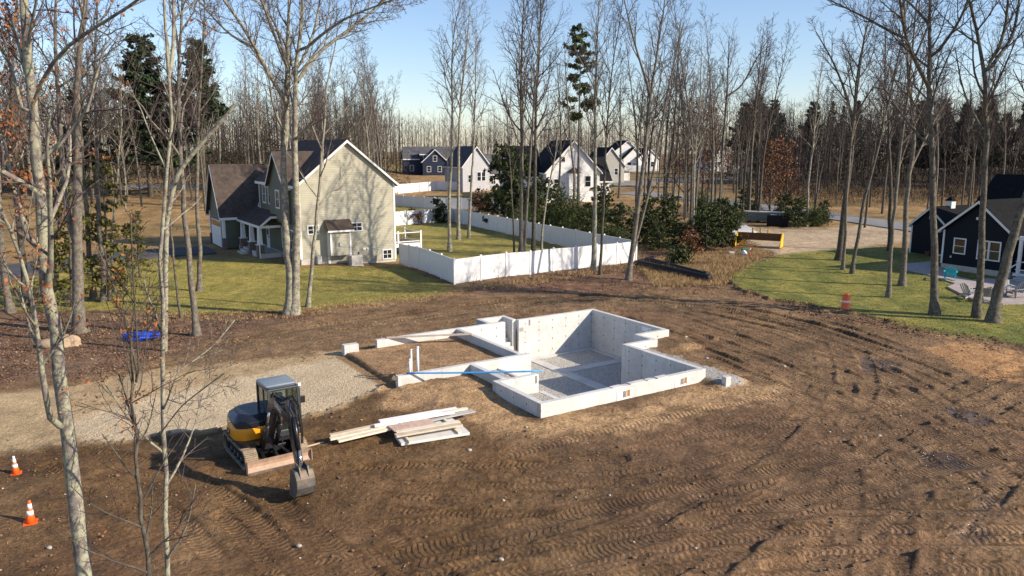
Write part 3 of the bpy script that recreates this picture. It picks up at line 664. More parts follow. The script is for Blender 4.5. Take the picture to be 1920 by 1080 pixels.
def boulder(name, label, loc, s, m, seed, cat='rock', group=None, sub=3):
    import bmesh
    bm = bmesh.new(); bmesh.ops.create_icosphere(bm, subdivisions=sub, radius=1); r = np.random.RandomState(seed); ph = r.rand(6) * 6
    for v in bm.verts:
        c = v.co; f = 1 + .18 * math.sin(c.x * 2.3 + ph[0]) * math.sin(c.y * 2.7 + ph[1]) + .1 * math.sin(c.z * 5 + ph[2] + c.x * 3) + .05 * math.sin(c.y * 9 + ph[3])
        v.co = Vector((c.x * s[0], c.y * s[1], c.z * s[2])) * f
    me = bpy.data.meshes.new(name); bm.to_mesh(me); bm.free(); o = link(name, me, m, None, True); o.location = loc
    return tag(o, label, cat, group) if label else o
SANDROCK = mat('sandy_rock', (0.40, 0.29, 0.19), .9, .25, 2, bump=.5, bscale=8, dist=.05); GREYROCK = mat('grey_rock', (0.36, 0.33, 0.29), .9, .3, 3, bump=.5, bscale=8, dist=.03)
p = G(112, 648); boulder('boulder', 'large tan boulder half buried by the left trees', (p.x, p.y, hz(p.x, p.y) + .1), (1.0, .6, .42), SANDROCK, 3)
# long black drain pipes lying at the fence corner
BPIPE = mat('black_plastic', (0.008, 0.008, 0.010), .6, .3, 4, bump=.1, spec=.25)
def blackpipe(p, q, r, label):
    t = thing('drain_pipe', label, 'pipe', (0, 0, 0)); P, Q = G(*p), G(*q)
    a, b_ = Vector((P.x, P.y, hz(P.x, P.y) + r)), Vector((Q.x, Q.y, hz(Q.x, Q.y) + r)); n = 40
    pts = [a.lerp(b_, i / n) for i in range(n + 1)]
    MB().tube(pts, [r * (1.0 if i % 2 else .94) for i in range(n + 1)], 12).build('pipe', BPIPE, t, True)
    d = (b_ - a).normalized(); MB().tube([b_ - d * .05, b_ + d * .22], r * 1.2, 12).build('collar', BPIPE, t, True)
blackpipe((1196, 500), (1326, 529), 0.27, 'long black pipe lying in the leaves in front of the fence corner')
blackpipe((1212, 492), (1322, 521), 0.24, 'black pipe behind and parallel to the longer black one')
blackpipe((1192, 497), (1222, 489), 0.2, 'short black pipe end touching the white fence corner')
# ---------------------------------------------------------------- mini excavator
YEL = mat('excavator_yellow', (0.76, 0.30, 0.010), .35, .08, 3, bump=.03, dirt=(0.36, 0.22, 0.10), dirt_amt=.35, dscale=2.5)
HOOD = mat('black_hood_paint', (0.010, 0.012, 0.018), .28, .2, 3, bump=.03, spec=.7)
CABM = mat('cab_dark_grey', (0.030, 0.034, 0.042), .4, .2, 3, bump=.03)
ROOFM = mat('cab_roof_grey', (0.17, 0.215, 0.26), .35, .1, 3, bump=.03, dirt=(0.2, 0.2, 0.2), dirt_amt=.3)
RUBBER = mat('muddy_track', (0.28, 0.215, 0.145), .9, .35, 5, bump=.5, bscale=20, dirt=(0.05, 0.045, 0.04), dirt_amt=.8, dscale=4)
MUDSTEEL = mat('mud_scoured_steel', (0.40, 0.27, 0.19), .7, .2, 4, bump=.3, bscale=15, dirt=(0.22, 0.11, 0.06), dirt_amt=.5, dscale=3)
BUCK = mat('worn_bucket_steel', (0.10, 0.095, 0.09), .55, .35, 5, metal=.2, bump=.3, bscale=15, dirt=(0.27, 0.18, 0.10), dirt_amt=0.95, dscale=1.6)
CHROME = mat('cylinder_rod', (0.6, 0.6, 0.6), .2, .1, metal=.9)
CGLASS = glassmat('cab_glass', (0.80, 0.90, 0.86), .7)
EX = Vector((-7.95, 23.4)); ez = hz(-7.95, 23.4) + 0.02
ex = thing('excavator', 'yellow and black mini excavator with blade, bucket resting on the soil', 'excavator', (EX.x, EX.y, ez), R(-55))
def dozer(x0, z0, z1, w, n=8):       # curved blade profile (x, z)
    fr = []; 
    for k in range(n + 1):
        t = k / n; fr.append((x0 + 0.10 * math.sin(math.pi * t) * -1 + 0.05 * t, z0 + (z1 - z0) * t))
    return fr
# undercarriage, tracks
MB().bx(-.75, .75, -.45, .45, .26, .5).bx(-.35, .35, -.62, .62, .3, .44).build('track_frame', BLACK, ex, bevel=.02)
MB().lathe([(.42, .5), (.42, .62)], 24).build('swing_ring', BLACK, ex)
for sy in (-1, 1):
    y0, y1 = sy * .78 - .2, sy * .78 + .2
    loop = []; L, r = .95, .29
    for k in range(17): a = R(90 - k * 180 / 16); loop.append((L + r * math.cos(a), r + .01 + r * math.sin(a)))
    for k in range(1, 12): loop.append((L - k * 2 * L / 12, .01))
    for k in range(17): a = R(270 - k * 180 / 16); loop.append((-L + r * math.cos(a), r + .01 + r * math.sin(a)))
    for k in range(1, 12): loop.append((-L + k * 2 * L / 12, 2 * r + .01 - .03 * math.sin(math.pi * k / 12)))
    mb = MB(); n = len(loop); V = []
    for (x, z) in loop: V += [(x, y0, z), (x, y1, z)]
    inn = [(x * .955, .3 + (z - .3) * .86) for x, z in loop]
    for (x, z) in inn: V += [(x, y0, z), (x, y1, z)]
    F = []
    for i in range(n):
        j = (i + 1) % n
        F += [(2*i, 2*j, 2*j+1, 2*i+1), (2*n+2*i+1, 2*n+2*j+1, 2*n+2*j, 2*n+2*i), (2*i, 2*n+2*i, 2*n+2*j, 2*j), (2*i+1, 2*j+1, 2*n+2*j+1, 2*n+2*i+1)]
    mb.add(V, F)
    tr = mb.build('track_belt', RUBBER, ex)
    lug = MB()
    for i in range(n):
        x, z = loop[i]; xa, za = loop[i - 1]; xb, zb = loop[(i + 1) % n]; d = Vector((xb - xa, 0, zb - za)).normalized(); nn = Vector((-d.z, 0, d.x))
        lug.box(Vector((x, sy * .78, z)) + nn * .012, (.045, .39, .03), Matrix((d, (0, 1, 0), nn)).transposed())
    tag(lug.build('track_lug', RUBBER, tr), kind='stuff')
    for x in (-.95, .95): MB().tube([(x, sy * .78 - .13, .3), (x, sy * .78 + .13 + .04, .3)], .23, 18).build('sprocket' if x < 0 else 'idler_wheel', BLACK, ex, True)
    for x in (-.55, -.18, .18, .55): MB().tube([(x, sy * .78 - .14, .15), (x, sy * .78 + .16, .15)], .095, 12).build('roller', BLACK, ex, True)
    MB().bx(-.85, .85, sy * .78 - .12, sy * .78 + .12, .2, .42).build('side_beam', BLACK, ex)
# dozer blade
pr = [(1.52, .02), (1.44, .10), (1.40, .2), (1.41, .3), (1.47, .42), (1.50, .42), (1.45, .3), (1.44, .2), (1.48, .1), (1.56, .02)]
bl = MB().prism(pr, 'y', -.98, .98).build('dozer_blade', MUDSTEEL, ex)
MB().bx(1.545, 1.575, -.97, .97, 0.0, .09).build('cutting_edge', BUCK, bl)
for s in (-1, 1): MB().bx(1.36, 1.55, s * .985 - .01, s * .985 + .01, .02, .41).build('end_plate', MUDSTEEL, bl)
for s in (-1, 1): MB().bar((.5, s * .3, .34), (1.43, s * .42, .22), .1, .14).build('blade_arm', BLACK, ex)
MB().tube([(.6, 0, .45), (1.42, 0, .3)], .05, 10).build('blade_cylinder', BLACK, ex, True)
# upper structure
def rounded(x0, x1, y0, y1, r, n=8, corners=(1, 1, 1, 1)):
    P = []
    for (cx, cy, a0, rr) in ((x1, y1, 0, corners[0]), (x0, y1, 90, corners[1]), (x0, y0, 180, corners[2]), (x1, y0, 270, corners[3])):
        q = r * rr; ox = cx - math.copysign(q, cx - (x0 + x1) / 2); oy = cy - math.copysign(q, cy - (y0 + y1) / 2)
        if q == 0: P.append((cx, cy)); continue
        for k in range(n + 1): a = R(a0 + 90 * k / n); P.append((ox + q * math.cos(a), oy + q * math.sin(a)))
    return P
MB().prism(rounded(-1.0, .85, -.95, .95, .25), 'z', .63, .72).build('deck', BLACK, ex)
cw = MB().prism(rounded(-1.12, .52, -1.0, .2, .72, 10, (0, .25, 1, .55)), 'z', .70, 1.10).build('counterweight', YEL, ex, True, .03)
MB().prism(rounded(-1.12, -.35, -1.0, 1.0, .72, 10, (0, 1, 1, 0)), 'z', .705, 1.14).build('counterweight', YEL, ex, True, .03)
# sloping yellow side rising to the rear, hood over it
hp = rounded(-1.09, .50, -.97, .16, .68, 5, (.2, .3, 1, .6))
def lofted(rings):
    mb = MB(); n = len(rings[0]); V = [p for r_ in rings for p in r_]
    F = [(i * n + k, i * n + (k + 1) % n, (i + 1) * n + (k + 1) % n, (i + 1) * n + k) for i in range(len(rings) - 1) for k in range(n)]
    F.append(tuple(range((len(rings) - 1) * n, len(rings) * n))); return mb.add(V, F)
def shrink(P, s, dx=0, dy=0):
    cx = sum(p[0] for p in P) / len(P); cy = sum(p[1] for p in P) / len(P)
    return [(cx + (p[0] - cx) * s + dx, cy + (p[1] - cy) * s + dy) for p in P]
def ring(s, zf, dx=0, dy=0): return [(x, y, zf(x)) for x, y in shrink(hp, s, dx, dy)]
hood = lofted([ring(1.0, lambda x: 1.08), ring(.985, lambda x: 1.26 + max(0, (-x)) * .1), ring(.80, lambda x: 1.45 - max(0, x) * .22, -.03, .06), ring(.70, lambda x: 1.47 - max(0, x) * .25, -.05, .08)]).build('engine_hood', HOOD, ex, False, .025)
lofted([[(x, y, 1.05) for x, y in shrink(hp, 1.022)], [(x, y, min(1.07 + max(0, (.34 - x)) * .34, 1.27)) for x, y in shrink(hp, 1.022)], [(x, y, min(1.08 + max(0, (.34 - x)) * .34, 1.28)) for x, y in shrink(hp, .96)]]).build('side_cover', YEL, ex, True)
MB().tube([(-.30, -.99, 1.18), (-.12, -.985, 1.2)], .018, 6).build('hood_latch', CHROME, hood)
MB().bx(-1.1, -.5, .1, .95, 1.08, 1.42).build('rear_cover', HOOD, ex, bevel=.08)
MB().bx(-.5, -.2, -1.012, -.985, .78, .93).build('number_plate', BLACK, cw)
textmesh('50', .13, .002, 'model_number', REFL, cw, (-.35, -1.015, .855), (R(90), 0, 0))
# front yellow panel with emblem, hydraulics
fp = MB().bx(.72, .76, .02, .93, .66, .92).build('front_panel', YEL, ex, bevel=.01)
MB().bx(.7, .77, .02, .93, .925, 1.0).build('front_step', BLACK, ex)
em = MB().bx(.7605, .764, .2, .36, .74, .86).build('emblem', BLACK, fp)
MB().bar((.766, .23, .78), (.766, .33, .82), .002, .02).bar((.766, .30, .80), (.766, .345, .845), .002, .014).bar((.766, .235, .775), (.766, .215, .755), .002, .01).build('emblem_mark', REFL, em)
# cab
cx0, cx1, cy0, cy1, cz0, cz1 = -.42, .82, .0, .93, .95, 2.26
MB().bx(cx0, cx1, cy0, cy1, .72, cz0).build('cab_base', CABM, ex, bevel=.03)
post = [(cx0, cy0), (cx0, cy1), (cx1, cy0), (cx1, cy1)]
for (x, y) in post: MB().bar((x * (1 if x < 0 else 1.0), y, cz0), (x if x < 0 else x - .13, y, cz1), .07, .07, (1, 0, 0)).build('cab_pillar', CABM, ex)
for y_ in (cy0, cy1): MB().bar((.2, y_, cz0), (.18, y_, cz1), .05, .06, (1, 0, 0)).build('cab_pillar', CABM, ex)
MB().bx(cx0 - .02, cx1 - .10, cy0 - .03, cy1 + .03, cz1 - .06, cz1 + .02).build('cab_frame', CABM, ex, bevel=.02)
rf = MB().prism(rounded(cx0 - .04, .50, cy0 - .04, cy1 + .04, .08, 5), 'z', cz1 + .021, cz1 + .09).build('cab_roof', ROOFM, ex, True, .02)
MB().bx(.51, .70, cy0 + .04, cy1 - .04, cz1 + .021, cz1 + .035).build('skylight', PANE, rf)
MB().bx(cx0 + .02, .16, cy0 - .006, cy0 + .006, cz0 + .12, cz1 - .07).build('side_window', CGLASS, ex)
MB().bx(.24, .70, cy0 - .006, cy0 + .006, cz0 + .02, cz1 - .07).build('side_window', CGLASS, ex)
MB().bx(cx0 + .02, .70, cy1 - .006, cy1 + .006, cz0 + .12, cz1 - .07).build('door_window', CGLASS, ex)
MB().bx(cx0 - .006, cx0 + .006, cy0 + .05, cy1 - .05, cz0 + .3, cz1 - .07).build('rear_window', CGLASS, ex)
MB().add([(cx1, cy0 + .04, cz0), (cx1, cy1 - .04, cz0), (cx1 - .13, cy1 - .04, cz1 - .06), (cx1 - .13, cy0 + .04, cz1 - .06), (cx1 + .008, cy0 + .04, cz0), (cx1 + .008, cy1 - .04, cz0), (cx1 - .122, cy1 - .04, cz1 - .06), (cx1 - .122, cy0 + .04, cz1 - .06)],
         [(3,2,1,0),(4,5,6,7),(0,1,5,4),(1,2,6,5),(2,3,7,6),(3,0,4,7)]).build('windshield', CGLASS, ex)
SEAT = mat('seat_fabric', (0.05, 0.06, 0.06), .8, .2)
st = MB().bx(-.22, .25, .24, .72, 1.05, 1.2).build('seat', SEAT, ex, bevel=.04)
MB().bx(-.3, -.16, .24, .72, 1.18, 1.85).build('backrest', SEAT, st, bevel=.04)
for y in (.2, .76): MB().tube([(.22, y, 1.1), (.3, y, 1.42)], .02, 8).build('control_lever', BLACK, ex)
MB().bar((.74, cy1 + .06, 1.05), (.64, cy1 + .08, 2.15), .02, .02).bar((.64, cy1 + .08, 2.15), (.66, cy1 + .02, 2.2), .02, .02).build('handrail', CABM, ex)
MB().bx(.66, .74, cy1 + .0, cy1 + .1, 2.25, 2.35).build('work_light', REFL, ex, bevel=.02)
MB().bx(.45, .5, cy1 + .06, cy1 + .3, 1.6, 1.85).build('mirror', BLACK, ex, bevel=.02)
# boom, stick, bucket: profile in the x-z plane
BY = -.14
def plate(prof, y0, y1, name, m, parent=ex, bev=.012): return MB().prism(prof, 'y', y0, y1).build(name, m, parent, bevel=bev)
plate([(.62, .5), (.98, .5), (.98, .98), (.62, .98)], BY - .16, BY + .16, 'swing_post', BLACK)
boom = plate([(.80, .72), (1.02, .70), (1.55, 1.75), (1.82, 2.06), (2.15, 2.13), (3.12, 1.98), (3.26, 2.05), (3.24, 2.2), (3.1, 2.26), (2.1, 2.42), (1.68, 2.36), (1.32, 1.98)], BY - .11, BY + .11, 'boom', HOOD)
for sy in (-1, 1): textmesh('DEERE', .2, .002, 'boom_lettering', REFL, boom, (2.35, BY + sy * .113, 2.24), (R(90), R(10) if sy < 0 else R(-10), 0 if sy < 0 else R(180)))
MB().bx(2.0, 2.5, BY - .07, BY + .07, 2.395, 2.44).build('boom_light_mount', CABM, boom)
MB().tube([(1.0, BY - .2, .62), (1.55, BY - .2, 1.45)], .065, 12).tube([(1.0, BY + .2, .62), (1.55, BY + .2, 1.45)], .065, 12).build('boom_cylinder', BLACK, ex, True)
MB().tube([(1.55, BY - .2, 1.45), (1.78, BY - .2, 1.95)], .035, 10).tube([(1.55, BY + .2, 1.45), (1.78, BY + .2, 1.95)], .035, 10).build('cylinder_rod', CHROME, ex, True)
MB().tube([(1.9, BY, 2.52), (2.75, BY, 2.56)], .06, 12).build('stick_cylinder', BLACK, ex, True)
MB().tube([(2.75, BY, 2.56), (3.0, BY, 2.56)], .03, 10).build('cylinder_rod', CHROME, ex, True)
stick = plate([(2.95, 2.62), (3.08, 2.66), (3.36, 2.3), (3.42, 1.9), (3.80, .80), (3.74, .68), (3.62, .70), (3.12, 1.9)], BY - .095, BY + .095, 'stick', HOOD)
MB().tube([(3.42, BY, 2.25), (3.66, BY, 1.35)], .055, 12).build('bucket_cylinder', BLACK, ex, True)
MB().tube([(3.66, BY, 1.35), (3.86, BY, .98)], .03, 10).build('cylinder_rod', CHROME, ex, True)
for s in (-1, 1): MB().bar((3.70, BY + s * .13, 1.0), (3.92, BY + s * .13, .92), .03, .07).bar((3.92, BY + s * .13, .95), (4.0, BY + s * .13, .68), .03, .07).build('bucket_link', BUCK, ex)
for k, (oy, zz) in enumerate(((.05, 2.5), (.09, 2.47), (-.03, 2.53))):
    MB().tube([(1.3, BY + oy, 2.1), (1.7, BY + oy, zz - .02), (2.4, BY + oy, zz - .03), (3.0, BY + oy + .05, 2.75 - .04 * k), (3.4, BY + oy + .07, 2.55), (3.55, BY + oy + .08, 2.0), (3.6, BY + oy + .06, 1.5)], .016, 6).build('hose', BPIPE, ex, True)
for k in range(3): MB().tube([(.75, BY + .2 + .06 * k, .95), (1.0, BY + .3 + .05 * k, 1.35), (1.35, BY + .2, 1.7), (1.6, BY + .12, 1.95)], .018, 6).build('hose', BPIPE, ex, True)
MB().tube([(.9, BY + .16, 1.0), (1.15, BY + .35, .85), (1.3, BY + .3, .6), (1.2, BY + .15, .45)], .016, 6).build('hose', BPIPE, ex, True)
# bucket: two side plates and a curved shell, teeth towards the machine
out = [(3.62, .80), (3.78, .90), (3.98, .86), (4.14, .66), (4.16, .42), (4.04, .18), (3.84, .04), (3.52, .02)]
inn = [(3.60, .74), (3.78, .84), (3.95, .80), (4.08, .64), (4.10, .43), (3.99, .22), (3.82, .09), (3.52, .055)]
bk = MB().prism(out + inn[::-1], 'y', BY - .25, BY + .25).build('bucket', BUCK, ex)
for s in (-1, 1): MB().prism(out + [(3.50, .3)], 'y', BY + s * .25 - .012, BY + s * .25 + .012).build('side_plate', BUCK, bk)
for k in range(4): MB().prism([(3.56, .0), (3.56, .07), (3.34, .0)], 'y', BY - .23 + k * .13, BY - .16 + k * .13).build('tooth', MUDSTEEL, bk)
for s in (-1, 1): MB().prism([(3.62, .68), (3.78, .62), (4.05, .62), (4.12, .7), (4.0, .98), (3.72, 1.0)], 'y', BY + s * .12 - .02, BY + s * .12 + .02).build('bucket_ear', BUCK, bk)
# ---------------------------------------------------------------- fences
def vinylpanel():
    m, nt, b = newmat('vinyl_boards'); co = nd(nt, 'ShaderNodeTexCoord').outputs['Object']; sep = nd(nt, 'ShaderNodeSeparateXYZ'); nt.links.new(co, sep.inputs[0])
    fr = mth(nt, 'FRACT', mth(nt, 'DIVIDE', sep.outputs[0], 0.152)); n1 = noise(nt, co, 2.0, 6, .7)
    c = mixc(nt, 1.0, ramp(nt, n1, [(.3, (.74, .74, .73)), (.7, (.82, .82, .82))]), ramp(nt, fr, [(0, .8), (.06, 1.0), (1, 1.0)]), 'MULTIPLY')
    low = mth(nt, 'SUBTRACT', 0.42, mth(nt, 'ADD', sep.outputs[2], mth(nt, 'MULTIPLY', noise(nt, co, 5, 6, .75), 0.4)))
    c = mixc(nt, ramp(nt, low, [(0.0, 0.0), (0.25, 0.55)]), c, (.34, .26, .18)); nt.links.new(c, b.inputs['Base Color']); b.inputs['Roughness'].default_value = .42
    bumpn(nt, b, ramp(nt, fr, [(0, 0), (.06, 1.0), (.94, 1.0), (1, 0)]), .5, .01); return m
VINYL = vinylpanel()
def fence(label, pts, n_each, hgt=1.85, m=WHITE, group=None):
    """vinyl fence: pts are world points; every panel and post is its own part"""
    a0 = Vector((pts[0][0], pts[0][1], 0)); t = thing('vinyl_fence', label, 'fence', (a0.x, a0.y, 0), 0, group)
    first = True
    for (p, q), n in zip(zip(pts[:-1], pts[1:]), n_each):
        p = Vector((p[0], p[1], 0)); q = Vector((q[0], q[1], 0)); rz = math.atan2(q.y - p.y, q.x - p.x); L = (q - p).length / n
        pm = MB(); pm.bx(.07, L - .07, -.02, .02, .08, hgt - .1); pm.bx(.065, L - .065, -.035, .035, hgt - .14, hgt - .02); pm.bx(.065, L - .065, -.035, .035, .04, .16)
        qm = MB(); qm.bx(-.065, .065, -.065, .065, -.3, hgt + .02); qm.bx(-.08, .08, -.08, .08, hgt + .02, hgt + .05); qm.add([(-.075,-.075,hgt+.05),(.075,-.075,hgt+.05),(.075,.075,hgt+.05),(-.075,.075,hgt+.05),(0,0,hgt+.11)], [(0,1,4),(1,2,4),(2,3,4),(3,0,4)])
        pme = bpy.data.meshes.new('panel'); pme.from_pydata(pm.v, [], pm.f); pme.materials.append(VINYL)
        qme = bpy.data.meshes.new('post'); qme.from_pydata(qm.v, [], qm.f); qme.materials.append(m)
        for i in range(n + 1):
            c = p + (q - p) * (i / n); z = hz(c.x, c.y)
            if i or first: o = link('post', qme, m, t); o.location = (c.x - a0.x, c.y - a0.y, z); o.rotation_euler = (0, 0, rz)
            if i < n:
                c2 = p + (q - p) * ((i + 1) / n); o = link('panel', pme, m, t); o.location = (c.x - a0.x, c.y - a0.y, z); o.rotation_euler = (0, -math.atan2(hz(c2.x, c2.y) - z, L), rz)
        first = False
    return t
fc, fl, frt, fb, fbl = G(852, 533), Vector((-9.8, 66.6, 0)), Vector((10.75, 66.0, 0)), G(842, 415), G(700, 428)
fence('white vinyl fence run from the green house corner to the near fence corner', [fl, fc], [5])
fence('long sunlit white vinyl fence run along the front of the yard', [fc, frt], [8])
fence('white vinyl fence run along the right side of the yard', [frt, fb], [17])
fence('white vinyl fence run across the back of the yard', [fb, fbl], [5])
fence('shaded white fence run behind the back fence, right of the green house', [G(720, 385), G(815, 392)], [5]); fence('white fence run of the neighbouring yard in front of the pale house', [G(815, 392), G(940, 394)], [5])
fence('farther white fence run below the dark blue house', [G(720, 366), G(819, 357), G(872, 358)], [6, 4])
fence('distant white fence beyond the stop sign', [G(1118, 340), G(1180, 339)], [5]); fence('distant white fence by the white twin-gabled house', [G(1176, 322), G(1215, 322)], [4])
fence('pale distant fence beside the small white garage', [G(1374, 324), G(1422, 324)], [5])

# ---------------------------------------------------------------- house kit
def window(root, c, w, h, n, grid=(1, 2), trim=.09, fm=None, depth=.05):
    """c centre on the wall face, n outward unit direction in the house frame (axis-aligned)"""
    fm = fm or TRIM; ax = 0 if abs(n[0]) > .5 else 1; s = n[ax]
    def B(mb, u0, u1, z0, z1, d0, d1):
        d0, d1 = sorted((d0 * s, d1 * s))
        if ax == 1: mb.bx(c[0] + u0, c[0] + u1, c[1] + d0, c[1] + d1, c[2] + z0, c[2] + z1)
        else: mb.bx(c[0] + d0, c[0] + d1, c[1] + u0, c[1] + u1, c[2] + z0, c[2] + z1)
    f = MB(); a, b = w / 2, h / 2
    B(f, -a - trim, a + trim, b, b + trim, .001, depth); B(f, -a - trim, a + trim, -b - trim, -b, .001, depth); B(f, -a - trim, -a, -b, b, .001, depth); B(f, a, a + trim, -b, b, .001, depth)
    for i in range(1, grid[0]): x = -a + w * i / grid[0]; B(f, x - .02, x + .02, -b, b, .001, depth * .8)
    for i in range(1, grid[1]): z = -b + h * i / grid[1]; B(f, -a, a, z - .02, z + .02, .001, depth * .78)
    o = f.build('window', fm, root); g = MB(); B(g, -a, a, -b, b, .002, depth * .45); g.build('pane', PANE, o); return o
def block(root, x0, x1, y0, y1, z0, eave, ridge, axis, wm, rm, tm=None, ov=.3, th=.14, rx=None):
    """a gabled volume: walls, roof and trim as parts. axis is the ridge direction"""
    tm = tm or TRIM
    if axis == 'y':
        c = (x0 + x1) / 2 if rx is None else rx; sl = (ridge - eave) / (c - x0); sr = (ridge - eave) / (x1 - c)
        MB().prism([(x0, z0), (x1, z0), (x1, eave), (c, ridge), (x0, eave)], 'y', y0, y1).build('wall', wm, root)
        r = MB(); r.prism([(x0 - ov, eave - ov * sl + .02), (c, ridge + .02), (x1 + ov, eave - ov * sr + .02), (x1 + ov, eave - ov * sr + .02 + th), (c, ridge + .02 + th), (x0 - ov, eave - ov * sl + .02 + th)], 'y', y0 - ov, y1 + ov); rf = r.build('roof', rm, root)
        for ya in (y0 - ov - .03, y1 + ov + .001):
            MB().prism([(x0 - ov - .02, eave - ov * sl - .12), (c, ridge - .12), (x1 + ov + .02, eave - ov * sr - .12), (x1 + ov + .02, eave - ov * sr + .10), (c, ridge + .10), (x0 - ov - .02, eave - ov * sl + .10)], 'y', ya, ya + .029).build('rake_trim', tm, rf)
        for xa, e in ((x0 - ov - .025, eave - ov * sl), (x1 + ov + .001, eave - ov * sr)): MB().bx(xa, xa + .024, y0 - ov, y1 + ov, e - .12, e + .12).build('fascia', tm, rf)
    else:
        c = (y0 + y1) / 2 if rx is None else rx; sl = (ridge - eave) / (c - y0); sr = (ridge - eave) / (y1 - c)
        MB().prism([(y0, z0), (y1, z0), (y1, eave), (c, ridge), (y0, eave)], 'x', x0, x1).build('wall', wm, root)
        r = MB(); r.prism([(y0 - ov, eave - ov * sl + .02), (c, ridge + .02), (y1 + ov, eave - ov * sr + .02), (y1 + ov, eave - ov * sr + .02 + th), (c, ridge + .02 + th), (y0 - ov, eave - ov * sl + .02 + th)], 'x', x0 - ov, x1 + ov); rf = r.build('roof', rm, root)
        for xa in (x0 - ov - .03, x1 + ov + .001):
            MB().prism([(y0 - ov - .02, eave - ov * sl - .12), (c, ridge - .12), (y1 + ov + .02, eave - ov * sr - .12), (y1 + ov + .02, eave - ov * sr + .10), (c, ridge + .10), (y0 - ov - .02, eave - ov * sl + .10)], 'x', xa, xa + .029).build('rake_trim', tm, rf)
        for ya, e in ((y0 - ov - .025, eave - ov * sl), (y1 + ov + .001, eave - ov * sr)): MB().bx(x0 - ov, x1 + ov, ya, ya + .024, e - .12, e + .12).build('fascia', tm, rf)
    return rf
# ---------------------------------------------------------------- the sage-green house
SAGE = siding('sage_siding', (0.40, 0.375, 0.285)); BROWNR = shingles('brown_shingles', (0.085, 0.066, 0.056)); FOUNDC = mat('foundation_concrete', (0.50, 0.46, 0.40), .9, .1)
STONEV = mat('stone_veneer', (0.16, 0.12, 0.10), .9, .5, 6, bump=.6, bscale=6, dist=.05)
hs = thing('sage_house', 'sage-green two-storey house with white trim and brown roof', 'house', (-17.7, 63.83, 0), R(32))
W8 = 8.6
block(hs, 0, W8, 0, 12.5, .55, 6.75, 10.3, 'y', SAGE, BROWNR)
MB().bx(.03, W8 - .03, .03, 12.4, -.6, .549).build('foundation_wall', FOUNDC, hs)
MB().bx(2.3, W8 + .0, -.012, .02, -.1, .549).build('lower_siding', SAGE, hs)
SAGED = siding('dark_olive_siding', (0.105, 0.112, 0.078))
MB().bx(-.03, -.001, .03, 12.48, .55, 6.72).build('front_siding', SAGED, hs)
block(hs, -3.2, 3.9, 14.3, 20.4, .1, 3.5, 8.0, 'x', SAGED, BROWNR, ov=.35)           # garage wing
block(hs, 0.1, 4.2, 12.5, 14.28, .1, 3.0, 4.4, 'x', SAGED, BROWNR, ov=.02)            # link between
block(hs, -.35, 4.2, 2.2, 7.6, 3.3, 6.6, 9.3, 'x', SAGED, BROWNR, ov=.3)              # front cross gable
for x in (0, W8):                                                                    # corner boards
    MB().bx(x - .03 if x == 0 else x - .14, x + .14 if x == 0 else x + .03, -.03, -.002, .5 if x == 0 else -.1, 6.7).build('corner_board', TRIM, hs); MB().bx(x - .055 if x == 0 else x + .002, x - .031 if x == 0 else x + .03, -.03, .14, .5 if x == 0 else -.1, 6.7).build('corner_board', TRIM, hs)
window(hs, (1.15, 0, 2.95), .85, .62, (0, -1), (2, 2)); window(hs, (5.0, 0, 3.0), .85, .62, (0, -1), (2, 2)); window(hs, (7.75, -.012, .42), .75, .72, (0, -1), (2, 2))
# bump-out on the gable wall
bo = MB().bx(2.35, 4.15, -.75, -.001, .72, 2.95).build('bump_out', SAGE, hs)
MB().add([(2.1, .0, 3.72), (4.4, .0, 3.72), (4.4, -1.0, 2.98), (2.1, -1.0, 2.98), (2.1, 0, 3.60), (4.4, 0, 3.60), (4.4, -1.0, 2.86), (2.1, -1.0, 2.86)], [(0,1,2,3)[::-1],(4,5,6,7),(3,2,6,7),(0,3,7,4),(1,0,4,5),(2,1,5,6)]).build('bump_out_roof', BROWNR, bo)
MB().bx(2.1, 4.4, -1.02, -.9, 2.74, 2.88).build('bump_out_trim', TRIM, bo)
for x in (2.33, 4.03): MB().bx(x, x + .14, -.775, -.752, .72, 2.74).build('bump_out_trim', TRIM, bo)
MB().bx(2.30, 2.345, -.6, .0, .72, 2.74).build('bump_out_trim', TRIM, bo)
MB().bx(2.33, 2.53, -.06, -.013, -.3, .72).build('bump_out_post', TRIM, bo)
GREYBOX = mat('utility_grey', (0.42, 0.42, 0.40), .6)
MB().bx(3.1, 3.4, -.86, -.751, 1.5, 1.85).build('vent_hood', GREYBOX, bo, bevel=.02)
for (x, z, w, h) in ((5.45, .95, .28, .16), (5.85, .95, .12, .14), (6.3, 1.0, .3, .2), (6.35, .66, .08, .2)): MB().bx(x, x + w, -.09, -.013, z, z + h).build('wall_vent', TRIM, hs, bevel=.02)
MB().bx(5.05, 5.12, -.06, -.013, .25, .8).build('conduit', BLACK, hs)
MB().bx(1.25, 1.65, -.5, -.02, .05, .75).build('gas_meter', GREYBOX, hs, bevel=.06); MB().tube([(1.3, -.25, .7), (1.3, -.25, .95), (1.1, -.1, 1.0)], .04, 8).build('gas_pipe', GREYBOX, hs)
p = hs.matrix_basis
def hp_(x, y): c, s = math.cos(R(32)), math.sin(R(32)); return (-17.7 + x * c - y * s, 63.83 + x * s + y * c)
gx, gy = hp_(4.35, -1.2); gb = thing('condenser_box', 'pale grey condenser box on the grass below the green gable', 'air conditioner', (gx, gy, hz(gx, gy)), R(32))
CREAM = mat('cream_metal', (0.55, 0.50, 0.46), .5, .08); MB().bx(-.5, .5, -.38, .38, .08, .88).build('cabinet', CREAM, gb, bevel=.03); MB().bx(-.55, .55, -.43, .43, -.1, .08).build('pad', CP, gb)
for k in range(7): MB().bx(-.42, .42, -.39, -.381, .18 + k * .09, .21 + k * .09).build('louver', GREYBOX, gb)
